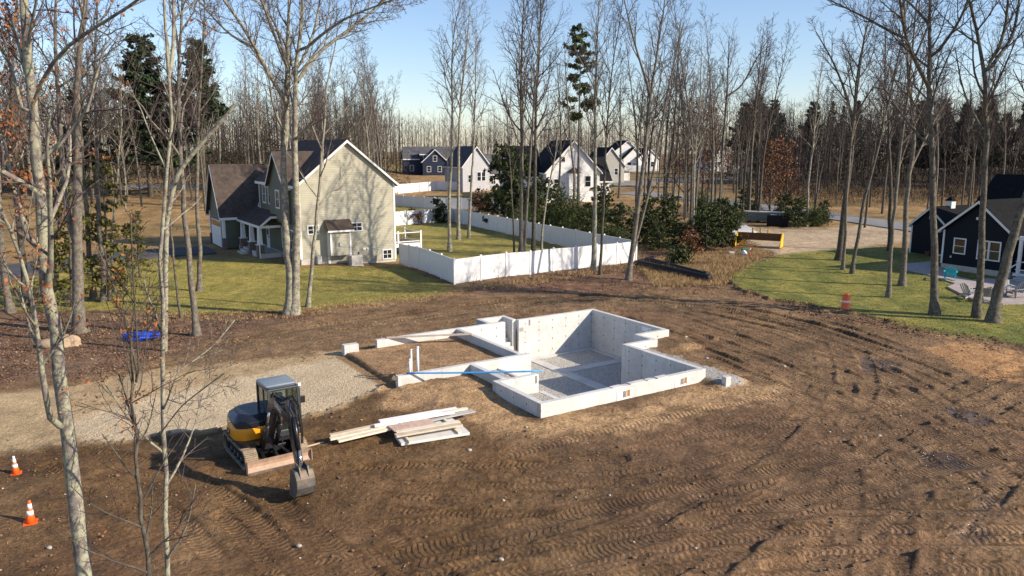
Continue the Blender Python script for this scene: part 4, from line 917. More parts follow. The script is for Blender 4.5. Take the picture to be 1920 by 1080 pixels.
# front (left) face: windows, porch, door
for yc in (8.6, 10.6): window(hs, (-.03, yc, 5.5), .9, 1.55, (-1, 0), (2, 2), .12)
window(hs, (-.35, 4.9, 5.3), 1.0, 1.4, (-1, 0), (2, 2), .12); window(hs, (-.03, 2.2, 1.9), 1.0, 1.6, (-1, 0), (2, 2), .12); window(hs, (-.03, 4.6, 1.9), 1.0, 1.6, (-1, 0), (2, 2), .12)
MB().bx(-.055, -.031, 12.3, 12.5, .5, 6.6).build('corner_board', TRIM, hs)
pr_ = MB().prism([(-1.9, 2.95), (.3, 4.1), (.3, 4.22), (-1.9, 3.08)], 'y', 5.6, 14.25).build('porch_roof', BROWNR, hs)
MB().bx(-1.93, -1.8, 5.6, 14.25, 2.72, 2.94).build('porch_beam', TRIM, pr_); MB().bx(-1.8, .0, 5.6, 5.72, 2.72, 2.94).build('porch_beam', TRIM, pr_)
MB().prism([(-1.95, 2.9), (-.9, 3.75), (0, 3.75), (0, 3.55), (-.85, 3.55), (-1.95, 2.7)], 'y', 5.5, 5.59).build('porch_rake', TRIM, pr_)
MB().bx(-1.9, -.031, 5.7, 13.9, -.2, .45).build('porch_floor', FOUNDC, hs)
for yc in (6.3, 9.2, 12.6):
    po = MB().add([(-1.95, yc - .22, 1.25), (-1.55, yc - .22, 1.25), (-1.55, yc + .22, 1.25), (-1.95, yc + .22, 1.25), (-1.9, yc - .15, 2.72), (-1.6, yc - .15, 2.72), (-1.6, yc + .15, 2.72), (-1.9, yc + .15, 2.72)], [(3,2,1,0),(4,5,6,7),(0,1,5,4),(1,2,6,5),(2,3,7,6),(3,0,4,7)]).build('porch_column', TRIM, hs)
    MB().bx(-2.05, -1.45, yc - .32, yc + .32, -.2, 1.2).build('stone_pier', STONEV, po); MB().bx(-2.1, -1.4, yc - .37, yc + .37, 1.201, 1.249).build('pier_cap', TRIM, po)
dr_ = MB().bx(-.09, -.031, 9.4, 10.4, .46, 2.6).build('front_door', TRIM, hs); MB().lathe([(.28, 0), (.3, .03), (.2, .05)], 14).build('wreath', NEEDLE if 'NEEDLE' in globals() else BLACK, dr_)
dr_.children[0].location = (-.09, 9.9, 1.95); dr_.children[0].rotation_euler = (0, R(-90), 0); MB().bx(-.15, -.09, 9.5, 9.56, 1.4, 1.6).build('door_handle', BLACK, dr_)
for k in range(3): MB().bx(-2.9 + k * .3, -2.06, 9.6, 11.6, -.2 + k * .18, -.02 + k * .18).build('porch_step', FOUNDC, hs)
# garage door and stone corners
gd = MB().bx(-3.25, -3.202, 15.2, 19.6, .1, 2.7).build('garage_door', TRIM, hs)
for r_ in range(4):
    for c_ in range(4): MB().bx(-3.275, -3.251, 15.3 + c_ * 1.08, 16.25 + c_ * 1.08, .18 + r_ * .64, .70 + r_ * .64).build('window' if r_ == 3 else 'door_panel', PANE if r_ == 3 else TRIM, gd)
for y in (14.25, 20.15): MB().bx(-3.26, -3.0, y, y + .3, 1.1, 3.4).build('corner_board', TRIM, hs); MB().bx(-3.32, -2.9, y - .05, y + .4, -.1, 1.1).build('stone_pier', STONEV, hs)
MB().tube([(-2.0, 5.45, 2.8), (-2.0, 5.45, .1)], .05, 8).tube([(-.4, -.1, 6.6), (-.1, -.1, 6.2), (-.1, -.1, 3.4)], .05, 8).build('downspout', TRIM, hs)
# deck
dk = thing('deck', 'small white-railed deck behind the green house corner', 'deck', (*hp_(W8 + .02, 1.6), 0), R(32)); DECKM = mat('deck_boards', (.22, .18, .16), .8)
for k in range(9): MB().bx(.02, 3.2, k * .4, k * .4 + .385, 1.02, 1.06).build('deck_board', DECKM, dk)
MB().bx(0, 3.25, -.05, -.0, .72, 1.05).build('rim_board', WHITE, dk); MB().bx(3.2, 3.25, .0, 3.6, .72, 1.05).build('rim_board', WHITE, dk)
for (x, y) in ((.9, -.03), (3.18, -.03), (3.18, 3.5), (.08, -.03)): MB().bx(x - .07, x + .07, y - .07, y + .07, -.4 if x > 3 else 1.06, 2.2).build('deck_post', WHITE, dk)
for z in (1.18, 2.0): MB().bx(.1, 3.15, -.06, 0.0, z, z + .07).build('rail', WHITE, dk); MB().bx(3.15, 3.21, .05, 3.5, z, z + .07).build('rail', WHITE, dk)
for k in range(18): MB().bx(.25 + k * .165, .27 + k * .165, -.04, -.02, 1.25, 2.0).build('baluster', BLACK, dk)
for k in range(18): MB().bx(3.17, 3.19, .2 + k * .18, .22 + k * .18, 1.25, 2.0).build('baluster', BLACK, dk)

# ---------------------------------------------------------------- navy house with patio at the right edge
NAVY = siding('navy_siding', (0.007, 0.010, 0.018), .15, .15); BLACKR = shingles('black_shingles', (0.009, 0.0095, 0.011))
NTH = R(-60)   # local x along the gable wall towards the viewer's right
a, b_ = G(1763, 503), G(1893, 522); NTH = math.atan2(b_.y - a.y, b_.x - a.x); NW = (b_ - a).length
nh = thing('navy_house', 'dark navy house with white-trimmed gable and black roof', 'house', (a.x, a.y, 0), NTH)
block(nh, 0, NW, 0, 7, .45, 3.3, 5.6, 'y', NAVY, BLACKR, ov=.3)
block(nh, -2.0, 18, 5.5, 14.5, .45, 3.2, 7.3, 'x', NAVY, BLACKR, ov=.35)
MB().bx(.02, NW - .02, .02, 7, -.3, .449).build('foundation_wall', FOUNDC, nh)
window(nh, (1.45, 0, 2.0), .85, 1.1, (0, -1), (1, 2)); window(nh, (3.35, 0, 1.9), .75, 1.35, (0, -1), (1, 2)); window(nh, (4.25, 0, 1.9), .75, 1.35, (0, -1), (1, 2))
for x in (-.03, NW - .12): MB().bx(x, x + .15, -.03, -.002, .45, 3.2).build('corner_board', TRIM, nh)
MB().bx(2.6, 2.75, -.1, -.002, 4.2, 4.4).build('flood_light', TRIM, nh); MB().bx(.75, .85, -.05, -.002, 1.0, 1.15).build('outlet_cover', TRIM, nh)
MB().bx(NW + .4, 14, -.4, 5.4, .3, .5).build('porch_floor', WHITE, nh)
MB().bx(NW + .35, 14, .2, 5.5, 3.1, 3.3).build('porch_ceiling', BLACK, nh); MB().bx(NW + .35, 14, .0, .19, 2.95, 3.25).build('porch_beam', TRIM, nh)
for x in (NW + .5, NW + 4.4, NW + 8): MB().bx(x, x + .2, -.2, 0, .501, 2.95).build('porch_post', TRIM, nh)
for z in (.75, 1.35): MB().bx(NW + .5, NW + 3, -.35, -.29, z, z + .07).build('rail', TRIM, nh)
st_ = []
for k in range(4): MB().bx(NW + .9, NW + 2.6, -1.9 + k * .38, -1.5 + k * .38 + .0, -.1, .1 + k * .1).build('stair_step', GREYBOX, nh)
for x in (NW + .85, NW + 2.65): MB().bar((x, -1.8, .95), (x, -.4, 1.4), .06, .08).bar((x, -1.8, .0), (x, -1.8, 1.0), .09, .09).build('stair_rail', TRIM, nh)
# shed wing behind, with cupola
sA, sB = G(1705, 473), G(1748, 480); 
sh = thing('navy_shed', 'small navy shed with white corner trim and cupola', 'shed', (sA.x, sA.y, 0), NTH); 
block(sh, 0, 3.6, 0, 5.0, .0, 2.7, 4.3, 'y', NAVY, BLACKR, ov=.2)
MB().bx(-.03, .12, -.03, -.002, 0, 2.6).build('corner_board', TRIM, sh); MB().bx(1.7, 2.0, -.03, -.002, 3.3, 3.6).build('gable_vent', TRIM, sh); MB().bx(1.6, 3.5, -.04, -.002, .0, .18).build('threshold', TRIM, sh)
cu = MB().bx(1.5, 2.1, 2.4, 3.0, 4.2, 4.9).build('cupola', TRIM, sh); MB().add([(1.4,2.3,4.901),(2.2,2.3,4.901),(2.2,3.1,4.901),(1.4,3.1,4.901),(1.8,2.7,5.3)], [(3,2,1,0),(0,1,4),(1,2,4),(2,3,4),(3,0,4)]).build('cupola_roof', BLACKR, cu)
MB().bx(2.2, 2.6, -.9, -.4, 0, .4).build('planter', mat('terracotta', (.12, .05, .03), .8), sh)
# patio slab, chairs, fire pit
PAVE = mat('patio_pavers', (0.36, 0.31, 0.29), .85, .2, 2, bump=.3, bscale=6, dist=.01)
pp_ = [G(*q) for q in ((1776,540),(1800,530),(1850,524),(1935,530),(1960,560),(1935,570),(1880,572),(1840,568),(1815,560))]; lift = .05
pm_ = MB(); pm_.prism([(q.x, q.y) for q in pp_], 'z', -.3, lift + .06); tag(pm_.build('patio', PAVE), kind='structure')
pm_ = MB(); pm_.prism([(q.x, q.y) for q in [G(*q) for q in ((1690,497),(1745,492),(1770,508),(1800,522),(1822,527),(1796,535),(1740,517),(1695,507))]], 'z', -.3, lift + .05); tag(pm_.build('garden_path', PAVE), kind='structure')
def adirondack(label, px, rz, m, s=1.0):
    g = G(*px); t = thing('adirondack_chair', label, 'chair', (g.x, g.y, .11), rz, 'patio chairs'); t.scale = (s, s, s)
    for k in range(5):
        x = -.25 + k * .125; hgt = .98 - .05 * abs(k - 2) ** 1.5; MB().bar((x, -.32, .30), (x * 1.15, -.62, hgt), .11, .02, (0, 1, 0)).build('back_slat', m, t)
        MB().bar((x, .34, .38), (x, -.34, .28), .11, .02).build('seat_slat', m, t)
    for sx in (-1, 1):
        MB().bar((sx * .33, .36, 0), (sx * .33, .36, .55), .03, .1, (1, 0, 0)).build('leg', m, t); MB().bar((sx * .3, .38, .34), (sx * .3, -.72, .03), .03, .12, (0, 0, 1)).build('side_rail', m, t); MB().bar((sx * .37, .46, .56), (sx * .37, -.5, .56), .13, .025).build('armrest', m, t)
TEAL = mat('teal_plastic', (0.02, 0.42, 0.52), .5, .08); GREYCH = mat('grey_chair_plastic', (0.24, 0.23, 0.23), .6, .1); PALECH = mat('pale_chair_plastic', (0.42, 0.40, 0.40), .6, .1)
adirondack('bright teal patio chair standing on the grass edge', (1781, 526), R(-30), TEAL, 1.05)
adirondack('pale grey patio chair nearest the teal one, seen from the side', (1819, 560), R(-75), PALECH)
adirondack('dark grey patio chair behind the leaning trunk', (1850, 566), R(-20), GREYCH); adirondack('tall grey patio chair facing us by the steps', (1886, 556), R(170), PALECH, 1.1); adirondack('grey patio chair turned sideways beside the steps', (1902, 560), R(110), GREYCH)
g = G(1842, 556); fpit = thing('fire_pit', 'round dark fire pit among the patio chairs', 'fire pit', (g.x, g.y, .11)); MB().lathe([(.5, 0), (.55, .35), (.45, .36), (.4, .1)], 18).build('bowl', BLACK, fpit, True); MB().lathe([(.6, .34), (.6, .38), (.44, .38)], 18).build('rim', BLACK, fpit, True)
# ---------------------------------------------------------------- far houses
def far(label, u, v, th, name='house'):
    g = G(u, v); return thing(name, label, 'house', (g.x, g.y, hz(g.x, g.y)), R(th)), g.y
BLUEH = siding('dark_blue_siding', (0.014, 0.022, 0.050), .2); PALEH = siding('pale_grey_siding', (0.48, 0.48, 0.50), .2); WHITEH = siding('white_siding', (0.78, 0.78, 0.77), .2); GREYR = shingles('grey_shingles', (0.10, 0.10, 0.11)); DARKR = shingles('dark_shingles', (0.018, 0.018, 0.021))
TANH = siding('tan_siding', (0.36, 0.35, 0.32), .2); REDT = mat('red_brown_trim', (0.20, 0.05, 0.04), .7); WOODH = siding('brown_siding', (0.10, 0.06, 0.045), .2)
h, y = far('dark blue house with grey roof beyond the fences', 793, 329, 12)
block(h, 0, 6.4, 0, 8, -.5, 3.6, 6.6, 'y', BLUEH, GREYR); block(h, -4.5, 10, 4, 11, -.5, 4.3, 7.2, 'x', BLUEH, GREYR); block(h, -.4, 1.9, 2.4, 5, 3.2, 5.4, 6.2, 'x', BLUEH, GREYR, ov=.15)
for q in ((1.6, 0, 1.6), (4.4, 0, 1.6), (3.2, 0, 4.3)): window(h, q, .9, 1.3, (0, -1), (1, 2))
window(h, (.75, 2.1, 4.5), .7, 1.0, (0, -1), (1, 2)); window(h, (-2.5, 4, 1.8), .9, 1.4, (0, -1), (1, 2)); MB().bx(6.6, 9.5, 2.4, 2.6, 0, 2.8).build('porch_post', TRIM, h)
h, y = far('pale grey house with slate roof right of the dark blue one', 868, 360, 28)
block(h, 0, 6.0, 0, 9, -.5, 5.2, 8.9, 'y', PALEH, GREYR, ov=.35); block(h, 6.0, 9.5, 2, 9, -.5, 3.5, 7.2, 'x', PALEH, GREYR)
for q in ((3.6, 0, 3.0), (4.6, 0, 3.0)): window(h, q, .8, 1.7, (0, -1), (1, 2), .1)
window(h, (1.6, 0, 2.6), .8, 1.4, (0, -1), (1, 2)); window(h, (7.8, 2, 2.0), 1.0, 1.3, (0, -1), (2, 2))
h, y = far('large white gabled house with black roof behind the evergreens', 1024, 380, 14)
block(h, 0, 9.8, 0, 13, -.5, 5.4, 10.6, 'y', WHITEH, DARKR, ov=.4); block(h, 9.8, 13.4, 4, 12, -.5, 3.6, 7.6, 'x', WHITEH, DARKR); block(h, -5.5, 0.1, 3, 12, -.5, 4.6, 9.6, 'x', WHITEH, DARKR)
bo = MB().bx(3.9, 5.9, -.9, -.001, .6, 5.1).build('bump_out', WHITEH, h); MB().prism([(3.7, 5.11), (6.1, 5.11), (4.9, 6.1)], 'y', -1.1, -.001).build('bump_out_roof', BROWNR, bo)
window(h, (7.6, 0, 3.6), 1.0, 1.8, (0, -1), (1, 2)); window(h, (1.9, 0, 3.3), 1.0, 1.4, (0, -1), (1, 2)); window(h, (3.0, 0, 7.4), .7, .8, (0, -1), (1, 1)); MB().bx(8.2, 8.8, -.2, -.002, 2.1, 2.5).build('meter_box', GREYBOX, h)
h, y = far('tan-grey gable peeking out right of the white gabled house', 1120, 344, 18)
block(h, 0, 6.6, 0, 8, -.5, 4.0, 7.9, 'y', TANH, DARKR); window(h, (4.6, 0, 2.6), .8, 1.4, (0, -1), (1, 2))
h, y = far('distant white house with two nested gables and dark roof', 1152, 321, 12)
block(h, 0, 10, 3, 12, -.5, 5.0, 8.9, 'y', WHITEH, DARKR); block(h, 2.8, 9.6, 0, 4, -.5, 3.6, 6.8, 'y', WHITEH, DARKR)
for q in ((4.6, 0, 1.8), (7.6, 0, 1.8)): window(h, q, 1.1, 1.5, (0, -1), (1, 2))
MB().bx(5.7, 6.5, -.05, -.002, 0, 2.3).build('door', GREYBOX, h)
h, y = far('distant white house right of the nested gables, half hidden by trunks', 1196, 321, 20); block(h, 0, 7, 0, 9, -.5, 3.8, 6.6, 'y', WHITEH, DARKR); window(h, (2.6, 0, 2), .9, 1.4, (0, -1), (1, 2)); window(h, (4.8, 0, 2), .9, 1.4, (0, -1), (1, 2))
h, y = far('small distant white garage with one dark window', 1330, 323, 20); block(h, 0, 6.4, 0, 8, -.5, 3.2, 6.2, 'y', WHITEH, GREYR, ov=.2); window(h, (3.0, 0, 2.4), .8, 1.0, (0, -1), (1, 2))
h, y = far('distant brown house with red trim mostly hidden by trees', 1442, 322, 10); block(h, 0, 8, 0, 8, -.5, 3.6, 7.0, 'x', WOODH, GREYR, REDT); window(h, (3, 0, 2), .9, 1.3, (0, -1), (1, 2))
h, y = far('distant gambrel-roofed house with red-framed gable', 1487, 322, 10)
MB().prism([(0, -.5), (5.6, -.5), (5.6, 3.0), (0, 3.0)], 'y', 0, 8).build('wall', TANH, h); MB().prism([(0, 3.0), (5.6, 3.0), (4.7, 5.3), (2.8, 6.7), (.9, 5.3)], 'y', .02, 7.98).build('gable', TANH, h)
MB().prism([(-.35, 2.9), (.75, 5.5), (2.8, 7.0), (4.85, 5.5), (5.95, 2.9), (5.7, 2.9), (4.7, 5.32), (2.8, 6.72), (.9, 5.32), (-.1, 2.9)], 'y', -.3, 8.3).build('roof', REDT, h)
for (p_, q_) in (((.2, 3.05), (5.4, 3.05)), ((1, 5.2), (4.6, 5.2)), ((2.8, 3.05), (2.8, 6.6)), ((1.2, 3.1), (2.6, 6.2)), ((4.4, 3.1), (3.0, 6.2))): MB().bar((p_[0], -.05, p_[1]), (q_[0], -.05, q_[1]), .1, .14, (0, 1, 0)).build('gable_strut', REDT, h)
for x in (1.2, 2.8, 4.4): window(h, (x, 0, 1.7), .8, 1.2, (0, -1), (1, 2))
# ---------------------------------------------------------------- street and site furniture
REDS = mat('stop_red', (.55, .02, .02), .5, .05)
def stop_sign(label, u, v, hh=2.6):
    g = G(u, v); t = thing('stop_sign', label, 'sign', (g.x, g.y, hz(g.x, g.y)), R(5), 'stop signs'); MB().bx(-.04, .04, -.03, .03, -.3, hh).build('pole', GREYBOX, t)
    oc = [(.42 * math.cos(R(22.5 + 45 * k)), hh + .1 + .42 * math.sin(R(22.5 + 45 * k))) for k in range(8)]; pl_ = MB().prism(oc, 'y', -.055, -.035).build('plate', REDS, t)
    textmesh('STOP', .27, .003, 'lettering', REFL, pl_, (0, -.06, hh + .1), (R(90), 0, 0))
stop_sign('red stop sign in front of the white far fence', 1138, 346); stop_sign('small red stop sign left of the pale far fence', 1381, 333)
# yellow snow pusher
g = G(1424, 462); sp_ = thing('snow_pusher', 'yellow box snow pusher parked on the dirt drive', 'snow pusher', (g.x, g.y, hz(g.x, g.y)), R(-28)); sp_.scale = (1.08, 1.08, 1.15); PY = mat('pusher_yellow', (.75, .45, .02), .5, .15, 3, dirt=(.25, .12, .05), dirt_amt=.6)
PB = mat('pusher_rust', (.16, .075, .03), .8, .3)
MB().bx(-1.95, 1.95, -.1, .0, .55, 1.15).build('mold_board', PB, sp_)
MB().bx(-1.95, 1.95, -.14, -.101, 1.0, 1.2).build('top_rail', PB, sp_); MB().bx(-1.95, 1.95, -.2, -.101, .6, .72).build('brace_rail', PB, sp_)
for s in (-1, 1):
    MB().prism([(-1.1, .02), (.25, .02), (.3, .2), (.3, 1.0), (.1, 1.25), (-.3, 1.25), (-1.2, .5), (-1.25, .15)], 'x', s * 2.0 - .04, s * 2.0 + .04).build('end_plate', PY, sp_)
    MB().bx(s * 2.0 - .08, s * 2.0 + .08, -1.1, .35, 0, .06).build('skid_shoe', PB, sp_)
for x in (-.7, 0, .7): MB().prism([(-.1, 1.2), (.15, 1.2), (.12, 1.55), (-.02, 1.6)], 'x', x - .05, x + .05).build('hook_bracket', PY, sp_)
MB().prism([(-1.85, .1), (-1.2, .1), (-1.5, .55)], 'y', -.2, -.15).build('gusset', PY, sp_)
# dumpster, dark box, concrete pad, small bits
g = G(1430, 417); dm = thing('dumpster', 'low grey-green open dumpster under the evergreens', 'dumpster', (g.x, g.y, hz(g.x, g.y)), R(-25)); DG = mat('dumpster_green', (.14, .17, .15), .7, .3)
MB().prism([(-2.2, .25), (2.2, .25), (2.5, 1.35), (-2.5, 1.35)], 'y', -.95, .95).build('body', DG, dm); MB().bx(-2.56, 2.56, -1.0, 1.0, 1.351, 1.45).build('rim', GREYBOX, dm)
for x in (-1.6, -.5, .6, 1.7): MB().bx(x - .06, x + .06, -1.01, -.951, .3, 1.34).build('rib', DG, dm)
for x in (-1.8, 1.8): MB().bx(x - .15, x + .15, -.8, .8, 0, .25).build('skid', BLACK, dm)
g = G(1458, 424); cb = thing('tarped_box', 'black covered box right of the dumpster', 'container', (g.x, g.y, hz(g.x, g.y)), R(-22)); MB().bx(-1.3, 1.3, -.8, .8, 0, 1.4).build('body', BPIPE, cb, bevel=.08); MB().bx(-.9, -.2, -.5, .2, 1.4, 1.46).build('lid', GREYBOX, cb); MB().bx(.1, .6, -.4, .2, 1.4, 1.45).build('lid', GREYBOX, cb)
pm_ = MB(); pm_.prism([(q.x, q.y) for q in [G(*q) for q in ((1372,441),(1376,416),(1388,416),(1418,436),(1404,442))]], 'z', -.2, .12); tag(pm_.build('concrete_pad', CP), kind='structure')
def bits():
    g = G(1393, 480); t = thing('bucket', 'white bucket lying in the leaves below the pusher', 'bucket', (g.x, g.y, hz(g.x, g.y) + .2), R(20)); t.rotation_euler = (R(60), 0, R(30)); MB().lathe([(.2, -.25), (.26, .25), (.23, .25), (.18, -.2)], 16).build('body', WHITE, t, True); MB().lathe([(.275, .2), (.275, .24)], 16).build('rim', WHITE, t, True)
    g = G(1397, 473); tag(MB().box((g.x, g.y, hz(g.x, g.y) + .2), (.7, .45, .35)).build('green_crate', mat('crate_green', (.02, .2, .09), .6), bevel=.05), 'small green crate just behind the white bucket', 'crate')
    g = G(1404, 482); t = thing('marker_post', 'short red marker post right of the white bucket', 'post', (g.x, g.y, hz(g.x, g.y)), 0); t.rotation_euler = (0, R(8), 0); MB().bx(-.04, .04, -.03, .03, -.2, .95).build('stake', mat('marker_red', (.6, .06, .03), .6), t); MB().bx(-.05, .05, -.04, .04, .7, .85).build('band', REFL, t)
    g = G(1371, 478); tag(MB().box((g.x, g.y, hz(g.x, g.y) + .15), (.5, .4, .3)).build('concrete_block', CP, bevel=.03), 'pale concrete block left of the white bucket', 'block')
    g = G(1315, 400); t = thing('utility_marker', 'white utility marker with orange top among the evergreens', 'marker', (g.x, g.y, hz(g.x, g.y))); MB().bx(-.12, .12, -.1, .1, -.2, 1.2).build('post', WHITE, t); MB().bx(-.13, .13, -.11, .11, 1.2, 1.75).build('orange_cap', ORANGE, t)
bits()
# ---------------------------------------------------------------- bare trees, conifers, shrubs
def bark(name, col, lichen, amt, twig=False):
    m, nt, b = newmat(name); co = nd(nt, 'ShaderNodeTexCoord').outputs['Object']
    mp = nd(nt, 'ShaderNodeMapping'); mp.inputs['Scale'].default_value = (1, 1, 0.35); nt.links.new(co, mp.inputs[0])
    n1 = noise(nt, mp.outputs[0], 9, 8, 0.75)
    c = ramp(nt, n1, [(0.28, tuple(x * 0.42 for x in col)), (0.5, col), (0.75, tuple(min(1, x * 1.45) for x in col))])
    if amt: c = mixc(nt, ramp(nt, noise(nt, co, 4.5, 8, 0.8), [(0.53 - amt * 0.10, 0.0), (0.545, min(1, amt))]), c, lichen)
    nt.links.new(c, b.inputs['Base Color']); b.inputs['Roughness'].default_value = 0.9; b.inputs['Specular IOR Level'].default_value = 0.2
    if not twig: bumpn(nt, b, n1, 0.8, 0.03)
    return m
BARK = {'grey': bark('bark_grey', (0.125, 0.102, 0.088), (0.25, 0.25, 0.18), 0.5), 'pale': bark('bark_lichen', (0.17, 0.145, 0.135), (0.37, 0.37, 0.25), 0.75),
        'dark': bark('bark_dark', (0.075, 0.062, 0.052), (0.18, 0.18, 0.13), 0.4), 'ash': bark('bark_ash', (0.088, 0.072, 0.062), (0.19, 0.19, 0.135), 0.6)}
TWIG = {'grey': bark('twig_grey', (0.085, 0.062, 0.06), None, 0, True), 'pale': bark('twig_pale', (0.12, 0.092, 0.086), None, 0, True),
        'dark': bark('twig_dark', (0.048, 0.035, 0.035), None, 0, True), 'ash': bark('twig_ash', (0.065, 0.048, 0.047), None, 0, True)}
def leafmat(name, cols, trans=0.3):
    m, nt, b = newmat(name); co = nd(nt, 'ShaderNodeTexCoord').outputs['Object']
    gi = nd(nt, 'ShaderNodeNewGeometry')
    c = ramp(nt, gi.outputs['Random Per Island'], [(k / (len(cols) - 1), c_) for k, c_ in enumerate(cols)])
    c = mixc(nt, 1.0, c, ramp(nt, noise(nt, co, 0.8, 3, .6), [(.3, .7), (.7, 1.25)]), 'MULTIPLY')
    nt.links.new(c, b.inputs['Base Color']); b.inputs['Roughness'].default_value = 0.7; b.inputs['Specular IOR Level'].default_value = 0.25
    return m
NEEDLE = leafmat('pine_needles', [(0.018, 0.034, 0.018), (0.034, 0.055, 0.024), (0.05, 0.072, 0.03)])
NEEDLE2 = leafmat('evergreen_leaves', [(0.026, 0.044, 0.014), (0.05, 0.07, 0.02), (0.092, 0.105, 0.032)])
HEML = leafmat('hemlock_needles', [(0.05, 0.06, 0.015), (0.10, 0.10, 0.022), (0.15, 0.13, 0.03)])
RUST = leafmat('rusty_leaves', [(0.16, 0.055, 0.022), (0.28, 0.10, 0.035), (0.36, 0.16, 0.06)])
BROWNL = leafmat('brown_leaves', [(0.10, 0.045, 0.022), (0.17, 0.075, 0.034), (0.25, 0.12, 0.055)])
LITTER = leafmat('leaf_litter', [(0.07, 0.042, 0.028), (0.16, 0.085, 0.052), (0.30, 0.19, 0.115)])
STRAW = leafmat('dry_grass', [(0.24, 0.15, 0.07), (0.40, 0.27, 0.13), (0.5, 0.36, 0.19)])
UP = np.array([0, 0, 1.0])
def unit(v): return v / (np.linalg.norm(v) + 1e-9)
class TG:
    def __init__(s): s.t = {}; s.c = {}; s.tips = []
    def add(s, where, P, r, sides):
        getattr(s, where).setdefault((len(P), sides), []).append((P, r))
    def mesh(s, where, name):
        Vs = []; Fs = []; off = 0
        for (k, n), L in getattr(s, where).items():
            P = np.array([l[0] for l in L]); Rr = np.array([l[1] for l in L]); B = len(L)
            T = np.gradient(P, axis=1); T /= np.linalg.norm(T, axis=2, keepdims=True) + 1e-9
            ref = np.zeros((B, 1, 3)); D = P[:, -1] - P[:, 0]; D /= np.linalg.norm(D, axis=1, keepdims=True) + 1e-9
            ref[:, 0] = np.where(np.abs(D[:, 2:3]) > 0.8, np.array([[1.0, 0.13, 0]]), np.array([[0, 0.1, 1.0]]))
            U = np.cross(T, ref); U /= np.linalg.norm(U, axis=2, keepdims=True) + 1e-9; Wv = np.cross(T, U)
            a = np.arange(n) * 2 * math.pi / n
            ring = P[:, :, None, :] + Rr[:, :, None, None] * (np.cos(a)[None, None, :, None] * U[:, :, None, :] + np.sin(a)[None, None, :, None] * Wv[:, :, None, :])
            Vs.append(ring.reshape(-1, 3)); I = np.arange(B * k * n).reshape(B, k, n) + off
            J = np.roll(I, -1, axis=2); Fs.append(np.stack([I[:, :-1], J[:, :-1], J[:, 1:], I[:, 1:]], -1).reshape(-1, 4)); off += B * k * n
        return mesh_np(name, np.concatenate(Vs), np.concatenate(Fs))
def shoot(rng, p, d, L, n, wig, upb):
    P = [p]; q = p.copy(); s = L / (n - 1)
    for _ in range(n - 1):
        d = unit(d + rng.normal(0, wig, 3) + UP * upb); q = q + d * s; P.append(q)
    return np.array(P)
def interp(P, Rr, t):
    x = t * (len(P) - 1); i = min(int(x), len(P) - 2); f = x - i
    return P[i] * (1 - f) + P[i + 1] * f, unit(P[i + 1] - P[i]), Rr[i] * (1 - f) + Rr[i + 1] * f
CFG = dict(n=(16, 8, 8), len=(0.26, 0.5, 0.45), ang=(42, 42, 40), start=(0.45, 0.2, 0.15), minr=0.009, up=(0.10, 0.05, 0.02), wig=(0.10, 0.16, 0.2))
def grow(rng, tg, P, Rr, lv, cfg, Lp=None):
    L = np.linalg.norm(np.diff(P, axis=0), axis=1).sum() if Lp is None else Lp
    n = cfg['n'][lv]; n = max(1, int(round(n * rng.uniform(0.8, 1.2)))); az = rng.uniform(0, 6.28)
    for i in range(n):
        t = cfg['start'][lv] + (1 - cfg['start'][lv]) * (i + rng.uniform(0.1, 0.9)) / n
        p, d, r = interp(P, Rr, t); az += 2.4 + rng.uniform(-.5, .5)
        a = unit(np.cross(d, [0.31, 0.7, 0.2])); b = np.cross(d, a); an = R(cfg['ang'][lv] * rng.uniform(0.7, 1.25))
        dd = unit(d * math.cos(an) + (a * math.cos(az) + b * math.sin(az)) * math.sin(an))
        l = cfg['len'][lv] * L * (1.2 - 0.75 * t) * rng.uniform(0.65, 1.2)
        rr = max(min(r * 0.62, l * 0.016 + 0.006), cfg['minr']); k = (7, 5, 3)[lv]
        Q = shoot(rng, p, dd, l, k, cfg['wig'][lv], cfg['up'][lv]); rq = np.maximum(rr * np.linspace(1, 0.28, k), cfg['minr'] * 0.8)
        tg.add('t' if lv == 0 else 'c', Q, rq, (6, 4, 3)[lv])
        if lv < 2: grow(rng, tg, Q, rq, lv + 1, cfg)
        else: tg.tips.append(Q[-1])
        if lv == 1: tg.tips.append(Q[-1])
def smooth_path(P, n):
    P = np.array(P, float); d = np.r_[0, np.cumsum(np.linalg.norm(np.diff(P, axis=0), axis=1))]; t = np.linspace(0, d[-1], n)
    Q = np.stack([np.interp(t, d, P[:, k]) for k in range(3)], 1)
    for _ in range(2): Q[1:-1] = (Q[:-2] + 2 * Q[1:-1] + Q[2:]) / 4
    return Q
def leafcloud(rng, C, size, elong=1.0, spread=0.0, per=1):
    C = np.repeat(np.asarray(C), per, axis=0); N = len(C); C = C + rng.normal(0, 1, (N, 3)) * spread
    a = rng.normal(0, 1, (N, 3)); a /= np.linalg.norm(a, axis=1, keepdims=True); b = np.cross(a, rng.normal(0, 1, (N, 3))); b /= np.linalg.norm(b, axis=1, keepdims=True)
    s = size * rng.uniform(0.6, 1.3, (N, 1)); a = a * s * elong; b = b * s
    V = np.stack([C - a * .5, C + b * .5 + a * .05, C + a * .5, C - b * .5 + a * .05], 1)
    return V.reshape(-1, 3), np.arange(N * 4).reshape(N, 4)
def finish_tree(tg, name, label, cat, loc, kind, group=None, leaves=None):
    t = thing(name, label, cat, loc, 0, group)
    link('trunk', tg.mesh('t', 'trunk'), BARK[kind], t, True); link('crown', tg.mesh('c', 'crown'), TWIG[kind], t)
    if leaves is not None: V, F = leaves[0]; link('leaves', mesh_np('leaves', V, F), leaves[1], t)
    return t
